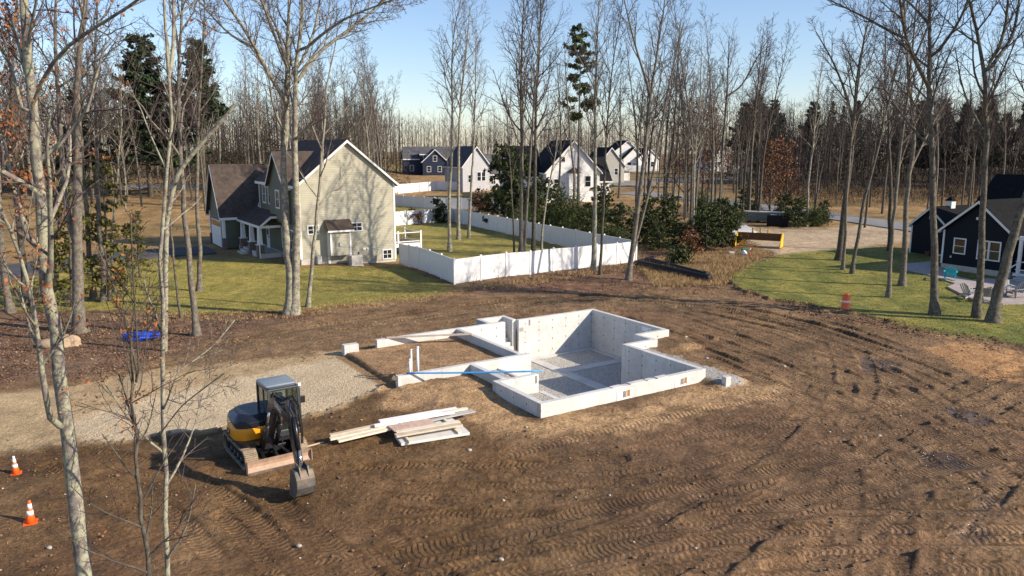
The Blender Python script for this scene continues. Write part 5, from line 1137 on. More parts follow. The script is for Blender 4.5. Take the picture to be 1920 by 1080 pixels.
def hero(label, px, w, kind='grey', y=None, top=20.0, seed=0, limbs=(), cfg=None, name='bare_tree', b0=None, leaf=None, group=None, sides=10, lw=.5):
    """a tree surveyed from the picture: stem points give its lean, then limbs spread in all directions"""
    rng = np.random.RandomState(seed + 100); c = dict(CFG)
    if cfg: c.update(cfg)
    if y is None: g = G(*px[0]); y0 = g.y
    else: y0 = y
    W = [np.array(A(u, v, y0)) for u, v in px]
    if y is not None:                                        # base is below the picture: run the stem down to the soil
        d = W[0] - W[1]; k = (W[0][2] - hz(W[0][0], y0) + .2) / max(-d[2], .2); W.insert(0, W[0] + d * k * np.array([.5, .5, 1]))
    W[0][2] = hz(W[0][0], W[0][1]) - 0.15
    base = W[0].copy()
    if W[-1][2] < top: d = unit(W[-1] - W[-2]); d = unit(d + UP * .6); W.append(W[-1] + d * (top - W[-1][2]))
    n = 22; P = smooth_path(W, n); P[1:, 1] += np.cumsum(rng.normal(0, .07, n - 1)); P[1:, 0] += np.cumsum(rng.normal(0, .02, n - 1))
    r0 = w / 2 / FPX * (y0 * .984 + 1.2)
    h = np.linspace(0, 1, n); r = r0 * (1 - .82 * h ** 1.05); r[0] *= 1.7; r[1] *= 1.1; r = np.maximum(r, .012)
    base_l = base; P = P - base_l
    tg = TG(); tg.add('t', P, r, sides)
    if b0 is not None: c['start'] = (b0, c['start'][1], c['start'][2])
    grow(rng, tg, P, r, 0, c)
    for li, (lp, lw_, dep) in enumerate(limbs):
        Q = [np.array(A(u, v, y0 + dep * i / (len(lp) - 1))) for i, (u, v) in enumerate(lp)]
        if lp[-1][1] < 25: Q.append(Q[-1] + unit(Q[-1] - Q[-2] + UP * .1) * 2.2)
        Q = smooth_path(Q, 12) - base_l; rq = lw_ / 2 / FPX * y0 * np.linspace(1, .3, 12)
        # start the limb inside the stem
        j = np.argmin(np.linalg.norm(P - Q[0], axis=1)); Q[0] = (Q[0] + P[j]) / 2 if np.linalg.norm(P[j] - Q[0]) < 1.2 else Q[0]
        tg.add('t', Q, np.maximum(rq, .012), 8)
        cc = dict(c); cc['start'] = (.25, .2, .15); cc['n'] = (9, c['n'][1], c['n'][2]); cc['len'] = (.38, c['len'][1], c['len'][2])
        grow(rng, tg, Q, rq, 0, cc)
    lv = None
    if leaf: tips = np.array(tg.tips); sel = tips[rng.rand(len(tips)) < leaf[1]]; lv = (leafcloud(rng, sel, leaf[2], 1.5, leaf[3], leaf[4]), leaf[0])
    return finish_tree(tg, name, label, 'tree', tuple(base_l), kind, group, lv)
SL = dict(n=(11, 5, 4), len=(.22, .5, .45))         # slender
# -- nearest trees, rooted below the frame
NEAR = dict(minr=.0045, n=(13, 6, 5), len=(.20, .5, .45), start=(.3, .15, .1))
F1 = hero('nearest large leaning grey trunk with lichen and a few rusty leaves', [(145,1080),(122,930),(104,820),(98,732),(81,590),(63,485),(54,375),(46,222),(37,92),(37,0)], 31, 'pale', 13.5, 17, 1,
     [([(104,822),(90,775),(79,700),(66,598),(60,549),(35,468),(10,400),(-30,330)], 13, -1.0), ([(47,240),(75,150),(110,90),(180,50),(235,20)], 8, -1.5), ([(46,222),(15,100),(0,40)], 7, 1.0), ([(60,470),(20,330),(0,215)], 12, .8)],
     NEAR, b0=.42, leaf=(RUST, .06, .055, .11, 11))
F2 = hero('slim pale lichen-covered trunk forking high, second from left in front', [(304,1080),(297,876),(295,700),(299,591),(302,450),(299,380),(306,330),(318,260),(315,155),(304,111),(304,0)], 10.5, 'pale', 13.0, 16.5, 2,
     [([(315,155),(326,118),(326,0)], 8, .4), ([(297,720),(330,700),(400,650),(440,600)], 3, 1.2), ([(296,820),(340,760),(420,700)], 3, -.8)], dict(NEAR, n=(16, 5, 4), len=(.11, .55, .45)), b0=.12)
F3 = hero('thin dark stem beside the slim pale trunk, ending in a fan of shoots', [(282,1080),(268,876),(260,823),(262,700),(258,660)], 12, 'dark', 12.6, 7.2, 3,
     [([(262,720),(240,620),(215,540),(185,470)], 5, .5), ([(262,720),(255,600),(248,500),(245,400)], 4, -.4), ([(260,830),(235,740),(222,700)], 5, .3), ([(262,740),(275,640),(282,560)], 3, .8)], dict(NEAR, n=(14, 4, 3), len=(.25, .5, .5)), b0=.3, leaf=(RUST, .03, .05, .09, 8))
# dead snag leaning across
rngD = np.random.RandomState(5); yb = 36.0
snP = smooth_path([np.array(A(312, 420, yb)), np.array(A(330,325,yb)), np.array(A(370,278,yb)), np.array(A(407,237,yb)), np.array(A(441,196,yb))], 12); b0_ = np.array([*A(300, 560, yb)]); b0_[2] = hz(b0_[0], b0_[1]) - .2
snP = np.vstack([smooth_path([b0_, snP[0]], 6)[:-1], snP]) - b0_; tg = TG(); tg.add('t', snP, np.linspace(.13, .085, len(snP)), 8)
grow(rngD, tg, snP, np.linspace(.17, .12, len(snP)), 0, dict(CFG, n=(12, 4, 3), len=(.14, .5, .45), start=(.3, .3, .3)))
finish_tree(tg, 'dead_tree', 'dead broken leaning snag left of the green house garage', 'tree', tuple(b0_), 'pale')
# -- left group
MID = dict(n=(17, 8, 7), len=(.22, .5, .45))
hero('thick grey tree behind the tan boulder, forking low', [(151,623),(144,485),(148,370),(148,259),(152,130),(170,0)], 22, 'grey', seed=11, limbs=[([(143,470),(122,390),(116,300),(111,185),(100,74),(105,0)], 12, 1.5)], cfg=MID, leaf=(RUST, .04, .11, .15, 4))
hero('slim grey tree just right behind the thick forked one', [(175,560),(164,468),(158,390),(150,300),(140,150),(135,0)], 10, 'grey', seed=12, cfg=MID)
hero('slim straight tree with rusty leaves at the left lawn corner', [(194,566),(192,468),(185,380),(181,333),(178,148),(182,0)], 10, 'ash', seed=13, cfg=MID, leaf=(RUST, .05, .11, .15, 4))
hero('grey leaning tree left of the twin tree, at the leaf litter edge', [(369,630),(352,485),(344,372),(337,222),(335,148),(348,0)], 12, 'grey', seed=14, cfg=MID)
hero('straight slim tree on the lawn before the asphalt driveway', [(373,546),(375,450),(368,375),(370,259),(378,111),(385,0)], 9, 'grey', seed=15, cfg=MID)
hero('very thin young tree between the two leaning grey trees', [(340,597),(327,468),(320,380),(328,250)], 5, 'ash', top=13, seed=16, cfg=SL)
hero('leaning tree at the left picture edge behind the front trunk', [(21,586),(7,485),(0,400),(-12,200),(-15,0)], 13, 'grey', seed=17, cfg=MID, leaf=(RUST, .10, .10, .18, 6))
hero('wavy pale thin tree rising behind the hemlock', [(214,548),(206,470),(214,340),(222,240),(224,150)], 5, 'pale', top=15, seed=18, cfg=SL)
hero('dark trunk in shade at the left picture edge', [(48,575),(40,470),(28,350),(22,180),(30,0)], 12, 'dark', seed=19, cfg=MID, leaf=(RUST, .12, .10, .2, 6))
hero('slender tree leaning left beside the dark edge trunk', [(104,570),(100,470),(84,380),(60,250),(30,60)], 9, 'grey', seed=20, cfg=MID)
# -- twin maple in front of the green house
hero('big twin-stemmed maple in front of the green house, left stem', [(541,590),(546,540),(534,407),(529,295),(538,217),(535,155),(533,111),(540,55),(544,0)], 17, 'pale', seed=21,
     limbs=[([(540,200),(520,160),(497,130),(479,89),(452,42),(419,0)], 9, -2.5), ([(479,89),(438,72),(408,42),(380,11)], 5, 2.0), ([(535,120),(520,80),(505,40),(490,0)], 6, -2)], b0=.5, cfg=dict(n=(12, 9, 8), len=(.24, .5, .45)))
hero('big twin-stemmed maple in front of the green house, right stem', [(551,590),(555,540),(559,407),(557,323),(552,282),(558,250),(558,167),(563,92),(572,55),(572,0)], 17, 'pale', seed=22,
     limbs=[([(560,153),(575,120),(602,92),(644,64),(674,42),(713,8)], 8, 2.0), ([(565,100),(580,83),(616,55),(652,30),(700,14)], 6, -2.5), ([(558,180),(550,120),(530,70),(500,20)], 6, 3.0), ([(560,130),(575,95),(590,60),(600,0)], 6, 1)], b0=.5, cfg=dict(n=(12, 9, 8), len=(.24, .5, .45)))
hero('thin straight tree against the gable, right of the twin maple', [(577,576),(582,518),(595,407),(604,323),(611,268),(616,217),(616,153),(628,110)], 8, 'pale', top=17, seed=23, cfg=dict(n=(12, 5, 4), len=(.3, .5, .45)), b0=.35)
# -- yard trees
BY_ = dict(n=(20, 8, 6), len=(.22, .5, .45), ang=(36, 40, 40), up=(.14, .05, .02))
hero('nearest of the three pale trees in the left part of the fenced lawn', [(843,471),(843,345),(849,300),(848,167),(849,55),(862,14)], 7, 'pale', top=24, seed=31, cfg=BY_, b0=.5)
hero('middle pale tree of three in the left part of the fenced lawn', [(860,449),(860,316),(861,278),(864,194),(868,153),(877,83)], 7, 'pale', top=24, seed=32, cfg=BY_, b0=.5)
hero('right pale tree of three in the left part of the fenced lawn', [(879,446),(883,345),(888,278),(890,194),(893,111)], 5.5, 'pale', top=22, seed=33, cfg=BY_, b0=.5)
hero('thin crooked tree left of the tall grey pair inside the fence', [(964,478),(960,400),(955,302),(950,220)], 4, 'ash', top=14, seed=34, cfg=SL)
hero('tall grey tree of the pair inside the fence, left one', [(977,479),(978,316),(977,167),(979,83),(982,0)], 9, 'grey', top=24, seed=35, cfg=dict(BY_, n=(24, 9, 7), len=(.28, .5, .45)), b0=.4)
hero('slim grey stem leaning right off the tall grey pair', [(982,479),(988,380),(996,222),(1002,139),(1012,40)], 6, 'grey', top=22, seed=36, cfg=BY_)
hero('dark tall trunk inside the fence, right of the grey pair', [(1000,478),(1004,316),(1007,167),(1013,97),(1015,0)], 8, 'dark', top=24, seed=37, cfg=dict(BY_, n=(24, 9, 7), len=(.26, .5, .45)), b0=.42)
hero('curved thin tree inside the fence near its front panels', [(1015,476),(1021,402),(1033,330),(1044,287),(1050,200)], 4.5, 'pale', top=16, seed=38, cfg=SL)
hero('pale straight tree in front of the fence near its right half', [(1113,507),(1117,373),(1115,259),(1115,167),(1118,111),(1121,0)], 9, 'pale', top=21, seed=39, cfg=BY_, b0=.45)
hero('dark thin tree right beside the pale one before the fence', [(1125,516),(1129,373),(1133,259),(1143,139),(1157,55)], 5.5, 'dark', top=21, seed=40, cfg=BY_, b0=.45)
hero('forked grey tree at the right end of the white fence', [(1178,525),(1190,431),(1202,330),(1213,264),(1220,180),(1243,55),(1249,0)], 10, 'grey', top=21, seed=41, cfg=BY_, b0=.45,
     limbs=[([(1182,492),(1202,416),(1219,359),(1240,236),(1252,167),(1282,42)], 6, 1.5), ([(1220,180),(1205,130),(1190,83),(1175,20)], 5, -1.5)])
# -- roadside trees between shrubs and road
C_ = dict(n=(18, 7, 6), len=(.24, .5, .45), ang=(36, 40, 40), up=(.14, .05, .02))
for k, (lab, px, w, kd, tp) in enumerate([
    ('bare tree behind the shrubs, nearest right of the forked fence-end tree', [(1247,400),(1249,337),(1262,264),(1268,150),(1275,40)], 6, 'ash', 24), ('pale slim tree behind the evergreen clump, left of the rusty-leaved tree', [(1261,402),(1266,323),(1270,240),(1280,120)], 5, 'pale', 22),
    ('thin pale tree growing out of the rusty shrub', [(1298,464),(1302,365),(1310,240),(1316,200),(1318,139)], 5, 'pale', 19), ('dark tall tree with a long limb reaching right over the road', [(1349,398),(1354,323),(1354,264),(1364,144),(1365,83)], 6, 'dark', 26),
    ('slim tree right of the dark limb-reaching tree', [(1399,406),(1408,309),(1413,240),(1425,140)], 4, 'grey', 20), ('dark stem of the rusty-leaved tree by the dumpster', [(1419,400),(1424,330),(1428,260)], 5, 'dark', 14),
    ('left pale stem of the pair right of the dumpster shrubs', [(1512,425),(1519,337),(1529,240),(1540,140)], 5, 'pale', 20), ('right dark stem of the pair right of the dumpster shrubs', [(1522,423),(1538,323),(1550,250)], 4.5, 'dark', 17),
    ('straight tree behind the white gabled house bushes', [(1073,433),(1079,330),(1070,250),(1062,140)], 6, 'grey', 21), ('grey stem behind the fence, left of the pine', [(1042,420),(1050,330),(1052,240),(1046,120)], 5, 'grey', 20),
    ('tree beside the stop sign, behind the evergreen row', [(1160,372),(1162,330),(1164,278),(1164,180)], 5, 'ash', 22), ('thin tree left of the orange utility marker', [(1308,400),(1311,330),(1316,250),(1330,150)], 4.5, 'grey', 22)]):
    hero(lab, px, w, kd, top=tp, seed=60 + k, cfg=C_, b0=.42, limbs=[([(1362,180),(1390,165),(1410,125),(1443,69)], 4, 2)] if k == 3 else ())
# -- right lawn trees
D_ = dict(n=(15, 9, 8), len=(.26, .5, .45))
for k, (lab, px, w, kd, limbs) in enumerate([
    ('dark thick tree at the far edge of the right lawn', [(1572,488),(1583,379),(1602,268),(1605,167),(1617,83),(1633,28)], 11, 'dark', [([(1602,240),(1585,170),(1560,110),(1530,60)], 6, 2)]),
    ('pale slim stem before the dark thick lawn-edge tree', [(1580,506),(1588,323),(1596,250),(1612,120),(1625,20)], 6, 'grey', []),
    ('leaning slim tree right of the dark thick lawn-edge tree', [(1597,513),(1621,379),(1635,323),(1655,235),(1680,120)], 7, 'ash', []),
    ('slim straight tree on the right lawn nearest the barrel', [(1665,558),(1675,433),(1683,333),(1690,240),(1700,150)], 8, 'grey', [([(1680,330),(1700,270),(1720,220)], 4, 1)]),
    ('grey tree with flared roots, left of the navy shed', [(1691,536),(1697,400),(1707,317),(1715,250),(1700,150)], 11, 'grey', [([(1707,317),(1730,270),(1760,210),(1790,170)], 5, 2)]),
    ('dark trunk in shade beside the navy shed', [(1669,470),(1670,333),(1668,250),(1660,150)], 8, 'dark', []),
    ('tall ash-grey tree alone mid right lawn, wide high limbs', [(1753,590),(1755,433),(1752,300),(1747,167),(1747,97),(1747,30)], 15, 'ash', [([(1747,172),(1722,128),(1697,72),(1689,14)], 8, -2), ([(1697,72),(1665,58),(1630,36),(1561,3)], 5, 2), ([(1747,50),(1720,20),(1700,0)], 6, 2), ([(1748,110),(1775,75),(1800,40),(1815,0)], 6, -2)]),
    ('rough-barked tree with moss, forked high, before the navy house', [(1832,596),(1842,433),(1848,300),(1857,222),(1850,178),(1851,133),(1839,69),(1811,0)], 14, 'ash', [([(1851,140),(1872,103),(1900,75),(1911,0)], 8, 1.5), ([(1866,110),(1886,50),(1890,0)], 6, -1)]),
    ('strongly right-leaning trunk before the navy house steps', [(1861,604),(1883,500),(1900,443),(1922,380),(1950,280),(1990,120)], 19, 'ash', [])]):
    hero(lab, px, w, kd, top=21, seed=80 + k, cfg=D_, b0=.45, limbs=limbs)

# ---------------------------------------------------------------- conifers
def pine_geo(rng, Ht, r0, nb, bl, start, droop=0.0, size=.34, per=7, crown_pow=1.0, gap=0.0, nw=18):
    wf = rng.uniform(.55, 1.15, 200)
    tg = TG(); P = smooth_path([np.zeros(3), np.array([rng.normal(0, .2), rng.normal(0, .2), Ht * .5]), np.array([rng.normal(0, .3), rng.normal(0, .3), Ht])], 14)
    r = np.maximum(r0 * np.linspace(1, .06, 14), .02); tg.add('t', P, r, 8); C = []
    for i in range(nb):
        wh = int(i * nw / nb); t = start + (1 - start) * (wh + .25 * rng.rand()) / nw
        if gap and rng.rand() < gap: continue
        p, d, rr = interp(P, r, min(t, .985)); az = rng.rand() * 6.28; L = bl * (1.04 - t) ** crown_pow / (1.04 - start) ** crown_pow * rng.uniform(.7, 1.1) * wf[wh] + .35
        dd = unit(np.array([math.cos(az), math.sin(az), rng.uniform(-.05, .3) - droop]))
        Q = shoot(rng, p, dd, L, 5, .10, .05 - droop * .2); tg.add('c', Q, np.linspace(max(.03, rr * .3), .012, 5), 4)
        m = max(3, int(L * 4.5))
        for k in range(m):
            q, dq, _ = interp(Q, np.ones(5), .3 + .7 * (k + rng.rand()) / m); C.append(q + rng.normal(0, 1, 3) * np.array([.3, .3, .12]) * (.5 + L * .12))
    V, F = leafcloud(rng, np.array(C), size, 1.7, size * .55, per)
    return tg, (V, F)
def conifer(name, label, loc, geo, kind, leafm, group=None):
    tg, lv = geo; t = thing(name, label, 'tree', loc, 0, group)
    link('trunk', tg.mesh('t', 'trunk'), BARK[kind], t, True); br = link('branch', tg.mesh('c', 'branch'), TWIG[kind], t); tag(br, kind='stuff')
    link('crown', mesh_np('crown', *lv), leafm, t); return t
def put(o, x, y, s=1.0, rz=0.0, sz=None): o.location = (x, y, hz(x, y) - .1); o.scale = (s, s, s if sz is None else sz); o.rotation_euler = (0, 0, rz)
rp = np.random.RandomState(77)
protoP = [conifer('pine_tree', 'dark white pine in the wood', (0, 0, 0), pine_geo(rp, 21, .35, 120, 5.2, .2, size=.3, per=12, crown_pow=.95), 'dark', NEEDLE),
          conifer('pine_tree', 'dark white pine in the wood', (0, 0, 0), pine_geo(rp, 22, .33, 90, 4.2, .46, size=.3, per=12, crown_pow=.85), 'dark', NEEDLE)]
def place_pine(k, used, x, y, s, rz, label, group=None, sz=None):
    o = protoP[k] if k not in used else copy_tree(protoP[k]); used.add(k); put(o, x, y, s, rz, sz); o['label'] = label
    if group: o['group'] = group
    elif 'group' in o: del o['group']
    return o
usedP = set()
place_pine(1, usedP, -48.5, 122, 1.1, 1.3, 'tall dark pine between the broad pine and the green house roof')
place_pine(0, usedP, -72, 130, .82, 2.3, 'smaller dark pine at the left, beyond the field')
place_pine(1, usedP, -80, 118, 1.0, 3.3, 'dark pine far left behind the front trunks')
bp = conifer('pine_tree', 'broad dark pine behind the wood edge left of the green house', (0, 0, 0), pine_geo(rp, 23, .4, 130, 7.0, .2, size=.3, per=14, crown_pow=.6), 'dark', NEEDLE); put(bp, -58, 124, 1.08, .3)
place_pine(1, usedP, 47, 160, .8, .9, 'dark pine in the middle distance above the far white garage')
for k in range(26):
    x = rp.uniform(58, 150); y = rp.uniform(158, 205) + max(0, x - 100) * .1
    place_pine(k % 2, usedP, x, y, rp.uniform(.65, .95), rp.uniform(0, 6), 'dark pine in the wood along the right horizon', 'pines in the right wood')
# sparse pine rising from the evergreen row
g = G(1084, 425); conifer('pine_tree', 'tall sparse pine with ragged top behind the fence', (g.x, g.y, hz(g.x, g.y) - .1), pine_geo(rp, 24.5, .22, 62, 2.2, .54, size=.2, per=18, crown_pow=.4, gap=.2, nw=15), 'ash', NEEDLE2)
for k, (u, v, s, lab) in enumerate([(205, 560, 1.0, 'olive hemlock with drooping sprays at the left lawn corner'), (135, 575, .85, 'second olive hemlock behind the thick forked tree'), (262, 520, .55, 'small olive hemlock sapling near the driveway')]):
    g = G(u, v); o = conifer('hemlock', lab, (0, 0, 0), pine_geo(rp, 9.5, .13, 60, 2.6, .14, droop=.12, size=.17, per=9, gap=.25), 'dark', HEML); put(o, g.x, g.y, s, k)
# ---------------------------------------------------------------- evergreen shrubs
def shrub_geo(rng, w, h, n, size, stems=9):
    tg = TG(); C = []
    for i in range(stems):
        az = rng.rand() * 6.28; d = unit(np.array([math.cos(az) * rng.uniform(.1, .8), math.sin(az) * rng.uniform(.1, .8), 1])); Q = shoot(rng, np.zeros(3), d, h * rng.uniform(.6, .95), 6, .12, .03)
        tg.add('t', Q, np.linspace(.035, .01, 6), 4)
        for k in range(9): q, dq, _ = interp(Q, np.ones(6), rng.uniform(.1, 1)); B = shoot(rng, q, unit(dq + rng.normal(0, .9, 3)), rng.uniform(.3, .75) * w * .6, 4, .2, .06); tg.add('c', B, np.linspace(.012, .006, 4), 3); C += [B[1], B[2], B[3], B[3]]
    C = np.array(C); C = C[C[:, 2] > .1]; C = C[rng.randint(0, len(C), n)]; C[:, 2] = np.maximum(.05, C[:, 2])
    return tg, leafcloud(rng, C, size, 1.6, .22 * w / 2, 1)
def shrub(name, label, geo, leafm, group=None, cat='shrub'):
    tg, lv = geo; t = thing(name, label, cat, (0, 0, 0), 0, group)
    link('stem', tg.mesh('t', 'stem'), BARK['dark'], t); link('twigs', tg.mesh('c', 'twigs'), TWIG['dark'], t); link('foliage', mesh_np('foliage', *lv), leafm, t); return t
rs = np.random.RandomState(9)
SH = [shrub('evergreen_shrub', 'x', shrub_geo(rs, 3.2, 3.4, 11000, .095), NEEDLE2), shrub('evergreen_shrub', 'x', shrub_geo(rs, 3.6, 4.4, 12000, .10), NEEDLE2), shrub('evergreen_shrub', 'x', shrub_geo(rs, 3.0, 2.6, 8500, .09), NEEDLE2)]
HM = [conifer('evergreen_shrub', 'x', (0, 0, 0), pine_geo(rs, 4.6, .09, 80, 1.9, .04, droop=.05, size=.10, per=20, crown_pow=.6, nw=24), 'dark', NEEDLE2), conifer('evergreen_shrub', 'x', (0, 0, 0), pine_geo(rs, 3.6, .08, 64, 1.7, .04, droop=.02, size=.095, per=20, crown_pow=.45, nw=20, gap=.15), 'dark', NEEDLE2)]
SH += HM
usedS = set()
def put_shrub(k, u, v, s, label, group, sz=None):
    o = SH[k] if k not in usedS else copy_tree(SH[k]); usedS.add(k); g = G(u, v); put(o, g.x, g.y, s * rs.uniform(.85, 1.15), rs.uniform(0, 6), s * rs.uniform(.75, 1.3)); tag(o, label, 'shrub', group)
for (k, u, v, s) in [(3,945,425,1.75),(3,972,418,1.6),(0,990,436,.85),(3,1012,430,1.2),(4,1038,446,.9),(1,1062,450,.9),(4,1090,446,1.1),(3,1118,456,1.0),(2,1146,462,.8),(4,1165,448,1.15),(3,1040,420,1.2),(3,1130,438,1.1)]:
    put_shrub(k, u, v, s, {945: 'tallest dark evergreen behind the fence, right of the pale grey house', 972: 'second tallest dark evergreen behind the fence, below the black roof', 1165: 'evergreen at the right end of the row behind the fence'}.get(u, 'dark evergreen shrub in the row behind the white fence'), 'evergreens behind the fence')
for (k, u, v, s) in [(3,1212,458,.9),(4,1238,470,.75),(3,1250,440,1.1),(4,1278,464,.9),(1,1298,442,.7),(3,1325,468,1.0),(4,1348,462,1.2),(4,1366,456,.9),(3,1345,430,1.0),(1,1310,420,.7),(2,1376,425,.9),(4,1195,445,.9)]:
    put_shrub(k, u, v, s, {1366: 'evergreen of the clump standing nearest the yellow pusher', 1195: 'evergreen just behind the right end of the white fence', 1325: 'largest front evergreen of the clump, right of the rusty shrub'}.get(u, 'dark evergreen shrub in the clump left of the yellow pusher'), 'evergreen clump by the dirt drive')
for (k, u, v, s) in [(3,1468,416,.8),(4,1484,426,.9),(3,1500,420,.9),(2,1530,424,.9),(4,1540,420,.7),(4,1395,402,1.0),(0,1408,408,.6)]:
    put_shrub(k, u, v, s, 'evergreen shrub on the mound around the dumpster', 'evergreens by the dumpster')
ru = shrub('rusty_shrub', 'rust-brown leafy shrub in front of the evergreen clump', shrub_geo(rs, 1.8, 2.6, 900, .16), BROWNL, None); g = G(1300, 478); put(ru, g.x, g.y)
ru = shrub('rusty_shrub', 'round red-leaved shrub at the back of the fenced lawn', shrub_geo(rs, 1.3, 2.3, 1800, .15), RUST, None); g = G(777, 420); put(ru, g.x, g.y)
ru = shrub('rusty_shrub', 'rust-leaved bush behind the fence, right of the pale house', shrub_geo(rs, 3.2, 3.0, 1500, .2), BROWNL, None); g = G(905, 398); put(ru, g.x, g.y)
cg = pine_geo(rs, 3.2, .07, 60, 1.15, .05, size=.16, per=9); sp = conifer('spruce', 'small dark conical spruce at the back fence corner', (0, 0, 0), cg, 'dark', NEEDLE); g = G(825, 418); put(sp, g.x, g.y)
brush = shrub('brush_pile', 'low dark brush heap at the right fence corner', shrub_geo(rs, 2.6, 1.1, 1200, .14, 14), NEEDLE2, None, 'brush'); g = G(1272, 497); put(brush, g.x, g.y)
# rusty-leaved trees (beech, oak keeping their leaves)
for k, (lab, px, w, tp, dens) in enumerate([('rusty-leaved tree behind the right end of the evergreens', [(1288,405),(1290,330),(1295,250)], 5, 15.5, .8), ('tree full of brown leaves beside the dark limb-reaching tree', [(1335,402),(1336,330),(1332,250)], 5, 14.5, .8),
     ('brown-leaved tree above the dumpster', [(1444,410),(1446,340),(1450,290)], 5, 10, .6), ('brown-leaved tree over the evergreens by the dumpster', [(1475,408),(1478,340),(1480,280)], 5, 10, .45)]):
    hero(lab, px, w, 'dark', top=tp, seed=120 + k, cfg=dict(CFG, n=(18, 7, 5), len=(.3, .5, .45), start=(.12, .15, .1)), name='rusty_leaved_tree', leaf=(BROWNL, dens, .16, .25, 3))

# ---------------------------------------------------------------- woods: individual copies
rf_ = np.random.RandomState(31)
def proto(seed, kind, h, w, n=(17, 7, 5), ln=.2, b0=.42):
    rng = np.random.RandomState(seed); P = smooth_path([np.zeros(3), np.array([rng.normal(0, .3), rng.normal(0, .3), h * .4]), np.array([rng.normal(0, .8), rng.normal(0, .8), h])], 14)
    r = np.maximum(w * np.linspace(1, .1, 14), .02); tg = TG(); tg.add('t', P, r, 7)
    grow(rng, tg, P, r, 0, dict(CFG, n=n, len=(ln, .5, .45), ang=(34, 40, 40), up=(.14, .05, .02), start=(b0, .2, .15), minr=.011))
    return finish_tree(tg, 'bare_tree', 'x', 'tree', (0, 0, 0), kind)
PR = [proto(1, 'pale', 18, .13), proto(2, 'grey', 19, .15), proto(3, 'ash', 16, .11), proto(4, 'ash', 20, .17), proto(5, 'dark', 18, .15), proto(6, 'grey', 17, .12, (18, 7, 5), .24, .35)]
usedT = set()
def wood(n, xr, yr, kinds, label, group, smin=.75, smax=1.15, rej=None):
    for _ in range(n):
        for _t in range(30):
            x = rf_.uniform(*xr); y = rf_.uniform(*yr)
            if rej is None or not rej(x, y): break
        k = kinds[rf_.randint(len(kinds))]; o = PR[k] if k not in usedT else copy_tree(PR[k]); usedT.add(k)
        put(o, x, y, rf_.uniform(smin, smax), rf_.uniform(0, 6.3)); o['label'] = label; o['group'] = group
wood(88, (-120, -27), (108, 152), (0, 1, 2, 3, 5), 'slender bare tree in the wood behind the green house', 'wood behind the green house', .8, 1.45, lambda x, y: x > -.2 * y)
wood(36, (-40, -17), (106, 150), (0, 2, 1, 5), 'pale-stemmed bare tree right of the green house roof', 'pale trees right of the green house roof', .8, 1.4, lambda x, y: x > -.158 * y or x < -.26 * y)
wood(64, (52, 150), (145, 190), (4, 3, 4, 1), 'dark bare tree in the wood along the right horizon', 'bare trees of the right wood', .65, 1.0)
wood(16, (22, 60), (108, 165), (3, 4, 1, 5), 'bare roadside tree in the middle distance right of the white house', 'roadside trees in the middle distance', .7, 1.0, lambda x, y: abs(x / y - .24) < .012)
wood(22, (-14, 24), (150, 235), (1, 3, 5), 'bare tree among the far houses in the middle', 'bare trees among the far houses', .6, .95)
wood(7, (-60, -36), (72, 112), (0, 1, 5), 'bare tree standing in the dry field left of the garage', 'field trees left of the garage', .7, 1.0, lambda x, y: -.47 < x / y < -.33)
wood(24, (14, 48), (88, 138), (3, 1, 4, 5), 'tall bare tree in the stand between the evergreen clump and the road', 'stand by the road', 1.0, 1.4, lambda x, y: not (.155 < x / y < .335) or (x - 24) ** 2 + (y - 82) ** 2 < 60)
wood(13, (36, 72), (84, 128), (4, 3, 1), 'tall bare tree between the right lawn and the far wood', 'trees beyond the right lawn', .9, 1.3, lambda x, y: not (.42 < x / y < .64) or (84 < y < 112 and abs(y - (100 - (x - 50) * .9)) < 9))
for k in range(len(PR)):
    if k not in usedT: bpy.data.objects.remove(PR[k])
# far wood and undergrowth that read as one mass
def massed_wood(name, label, n, xr, yr, h, mt, seed, nb=16):
    rng = np.random.RandomState(seed); tg = TG()
    for _ in range(n):
        x, y = rng.uniform(*xr), rng.uniform(*yr); z = hz(x, y); H_ = h * rng.uniform(.6, 1.1)
        P = smooth_path([np.array([x, y, z]), np.array([x + rng.normal(0, .4), y, z + H_])], 4); tg.add('c', P, np.linspace(.16, .03, 4), 3)
        for k in range(nb):
            t = rng.uniform(.3, 1); p = P[0] + (P[-1] - P[0]) * t; d = unit(np.array([rng.normal(0, .6), rng.normal(0, .6), .9])); tg.add('c', shoot(rng, p, d, H_ * .22 * (1.25 - t), 3, .15, .1), np.array([.05, .03, .02]), 3)
    o = link(name, tg.mesh('c', name), mt); return tag(o, label, 'wood', None, 'stuff')
FARW = mat('far_wood_bark', (0.05, 0.04, 0.039), .9, .3, .05, bump=0)
massed_wood('far_wood', 'far bare wood along the middle horizon', 700, (-150, 190), (258, 330), 19, FARW, 5, 9)
massed_wood('far_wood', 'deep bare wood closing the left horizon', 560, (-240, -30), (160, 225), 20, FARW, 6, 9)
massed_wood('far_wood', 'deep dark wood closing the right horizon', 620, (60, 320), (180, 250), 19, mat('deep_wood_bark', (0.045, 0.034, 0.033), .9, .3, .05, bump=0), 7, 8)
